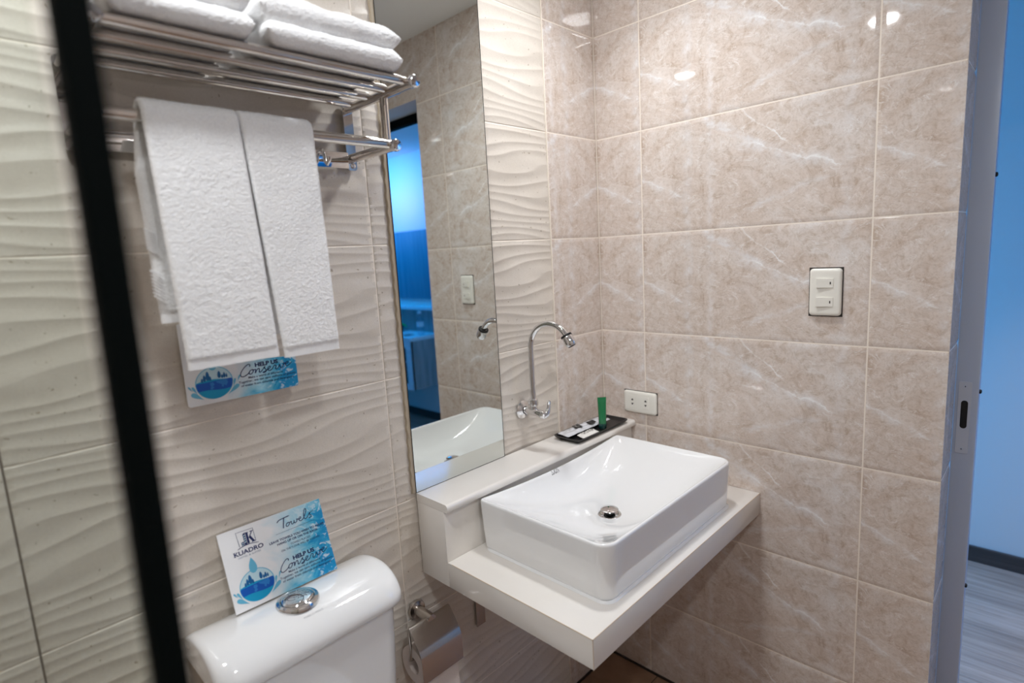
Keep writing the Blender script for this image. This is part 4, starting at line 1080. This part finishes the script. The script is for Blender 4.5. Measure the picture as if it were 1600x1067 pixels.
# ------------------------------------------------------------ shower screen: post near the camera, glass behind it
ss = thing('shower_screen', 'black framed clear glass shower screen crossing the left edge', 'shower screen', (-1.47, -0.80, 0.0))
mb = MB(); mb.loft([[(a + (z - 1.41) * 0.0117, b, z) for a, b in rrect(-1.4750, -1.4613, -0.808, -0.792, 0.0012, 3)] for z in (0.0, 2.334)])
finish('post', mb, ['black_frame'], ss)
finish('glass_panel', MB().box((-2.345, -0.804, 0.012), (-1.4780, -0.798, 2.32)), ['glass'], ss, smooth=False)
finish('bottom_rail', MB().box((-2.345, -0.808, 0.0), (-1.4915, -0.792, 0.014)), ['black_frame'], ss, smooth=False)

# ------------------------------------------------------------ bedroom things seen in the mirror
dk = thing('floating_desk', 'grey oak wall hung desk cabinet in the bedroom, seen in the mirror', 'desk', (1.31, -3.3, 0.36))
DX, DY = 1.137, -2.722
finish('desk_top', MB().box((DX, -4.20, 0.772), (1.4795, DY, 0.800)), ['desk_top'], dk, smooth=False)
finish('side_panel', MB().box((DX + 0.002, DY - 0.030, 0.362), (1.4795, DY - 0.001, 0.7718)), ['desk'], dk, smooth=False)
finish('front_frame', MB().box((DX, DY - 0.075, 0.362), (DX + 0.020, DY - 0.001, 0.7718)).box((DX, -4.2, 0.362), (DX + 0.020, DY - 0.075, 0.400)).box((DX, -4.2, 0.720), (DX + 0.020, DY - 0.075, 0.7718)), ['desk_top'], dk, smooth=False)
finish('carcass', MB().box((DX + 0.03, -4.2, 0.364), (1.479, DY - 0.031, 0.380)).box((DX + 0.03, -4.2, 0.7), (1.479, DY - 0.031, 0.7716)), ['desk'], dk, smooth=False)
finish('back_board', MB().box((1.452, -4.2, 0.8005), (1.4795, DY - 0.02, 1.000)), ['desk'], dk, smooth=False)
finish('back_ledge', MB().box((1.40, -4.2, 1.0005), (1.4795, DY - 0.02, 1.025)), ['desk_top'], dk, smooth=False)
fr = thing('minibar', 'black minibar inside the bedroom desk cabinet, seen in the mirror', 'minibar', (1.3, -3.1, 0.4))
finish('cabinet', MB().box((DX + 0.035, -3.35, 0.402), (1.45, DY - 0.080, 0.698), bev=0.004), ['fridge'], fr)
finish('door_handle', MB().box((DX + 0.030, -3.33, 0.585), (DX + 0.0345, DY - 0.085, 0.592)), ['alu'], fr, smooth=False)
pn = finish('wall_panel', MB().box((1.462, -4.25, 1.092), (1.4795, -1.9, 1.684), bev=0.002), ['panel'], None)
tag(pn, 'teal blue panel on the bedroom wall above the desk, seen in the mirror', 'wall panel')
bo = thing('water_bottle', 'clear plastic water bottle on the bedroom desk, seen in the mirror', 'bottle', (1.33, -2.83, 0.80))
finish('body', MB().lathe([(0.0, 0.0005), (0.028, 0.0005), (0.031, 0.006), (0.031, 0.05), (0.028, 0.056), (0.031, 0.062), (0.031, 0.12), (0.026, 0.145), (0.013, 0.17), (0.012, 0.185)], (1.33, -2.83, 0.80)), ['bottle'], bo)
finish('cap', MB().lathe([(0.0, 0.20), (0.014, 0.20), (0.015, 0.198), (0.015, 0.182), (0.012, 0.18)], (1.33, -2.83, 0.80)), ['desk_top'], bo)
finish('label', MB().lathe([(0.0313, 0.07), (0.0314, 0.11)], (1.33, -2.83, 0.80)), ['foil'], bo)
pt = thing('potted_plant', 'small green leafed plant on the bedroom desk, seen in the mirror', 'plant', (1.37, -3.20, 0.80))
finish('pot', MB().lathe([(0.0, 0.0005), (0.030, 0.0005), (0.040, 0.06), (0.036, 0.062), (0.0, 0.055)], (1.37, -3.20, 0.80)), ['pot'], pt)
g = MB()
for k in range(16):
    a = 2 * PI * k / 16 + 0.3 * (k % 3); L = 0.045 + 0.015 * (k % 4); el = 0.5 + 0.25 * (k % 3)
    b = Vector((1.37, -3.20, 0.858)); d = Vector((math.cos(a) * math.cos(el), math.sin(a) * math.cos(el), math.sin(el))); s_ = Vector((-math.sin(a), math.cos(a), 0))
    vs = []
    for q in range(9):
        t = q / 8; wv = 0.018 * math.sin(PI * t) ** 0.8; c_ = b + d * L * t + Vector((0, 0, -0.06 * t * t))
        vs += [c_ + s_ * wv + Vector((0, 0, 0.003 * 0)), c_ - s_ * wv]
    g.add([v[:] for v in vs], [(2 * q, 2 * q + 1, 2 * q + 3, 2 * q + 2) for q in range(8)])
finish('leaves', g, ['leaf'], pt)
pa = finish('desk_leaflet', MB().box((1.21, -2.96, 0.8004), (1.30, -2.88, 0.8016)), ['tray'], None, smooth=False)
tag(pa, 'dark leaflet lying flat on the bedroom desk, seen in the mirror', 'leaflet')
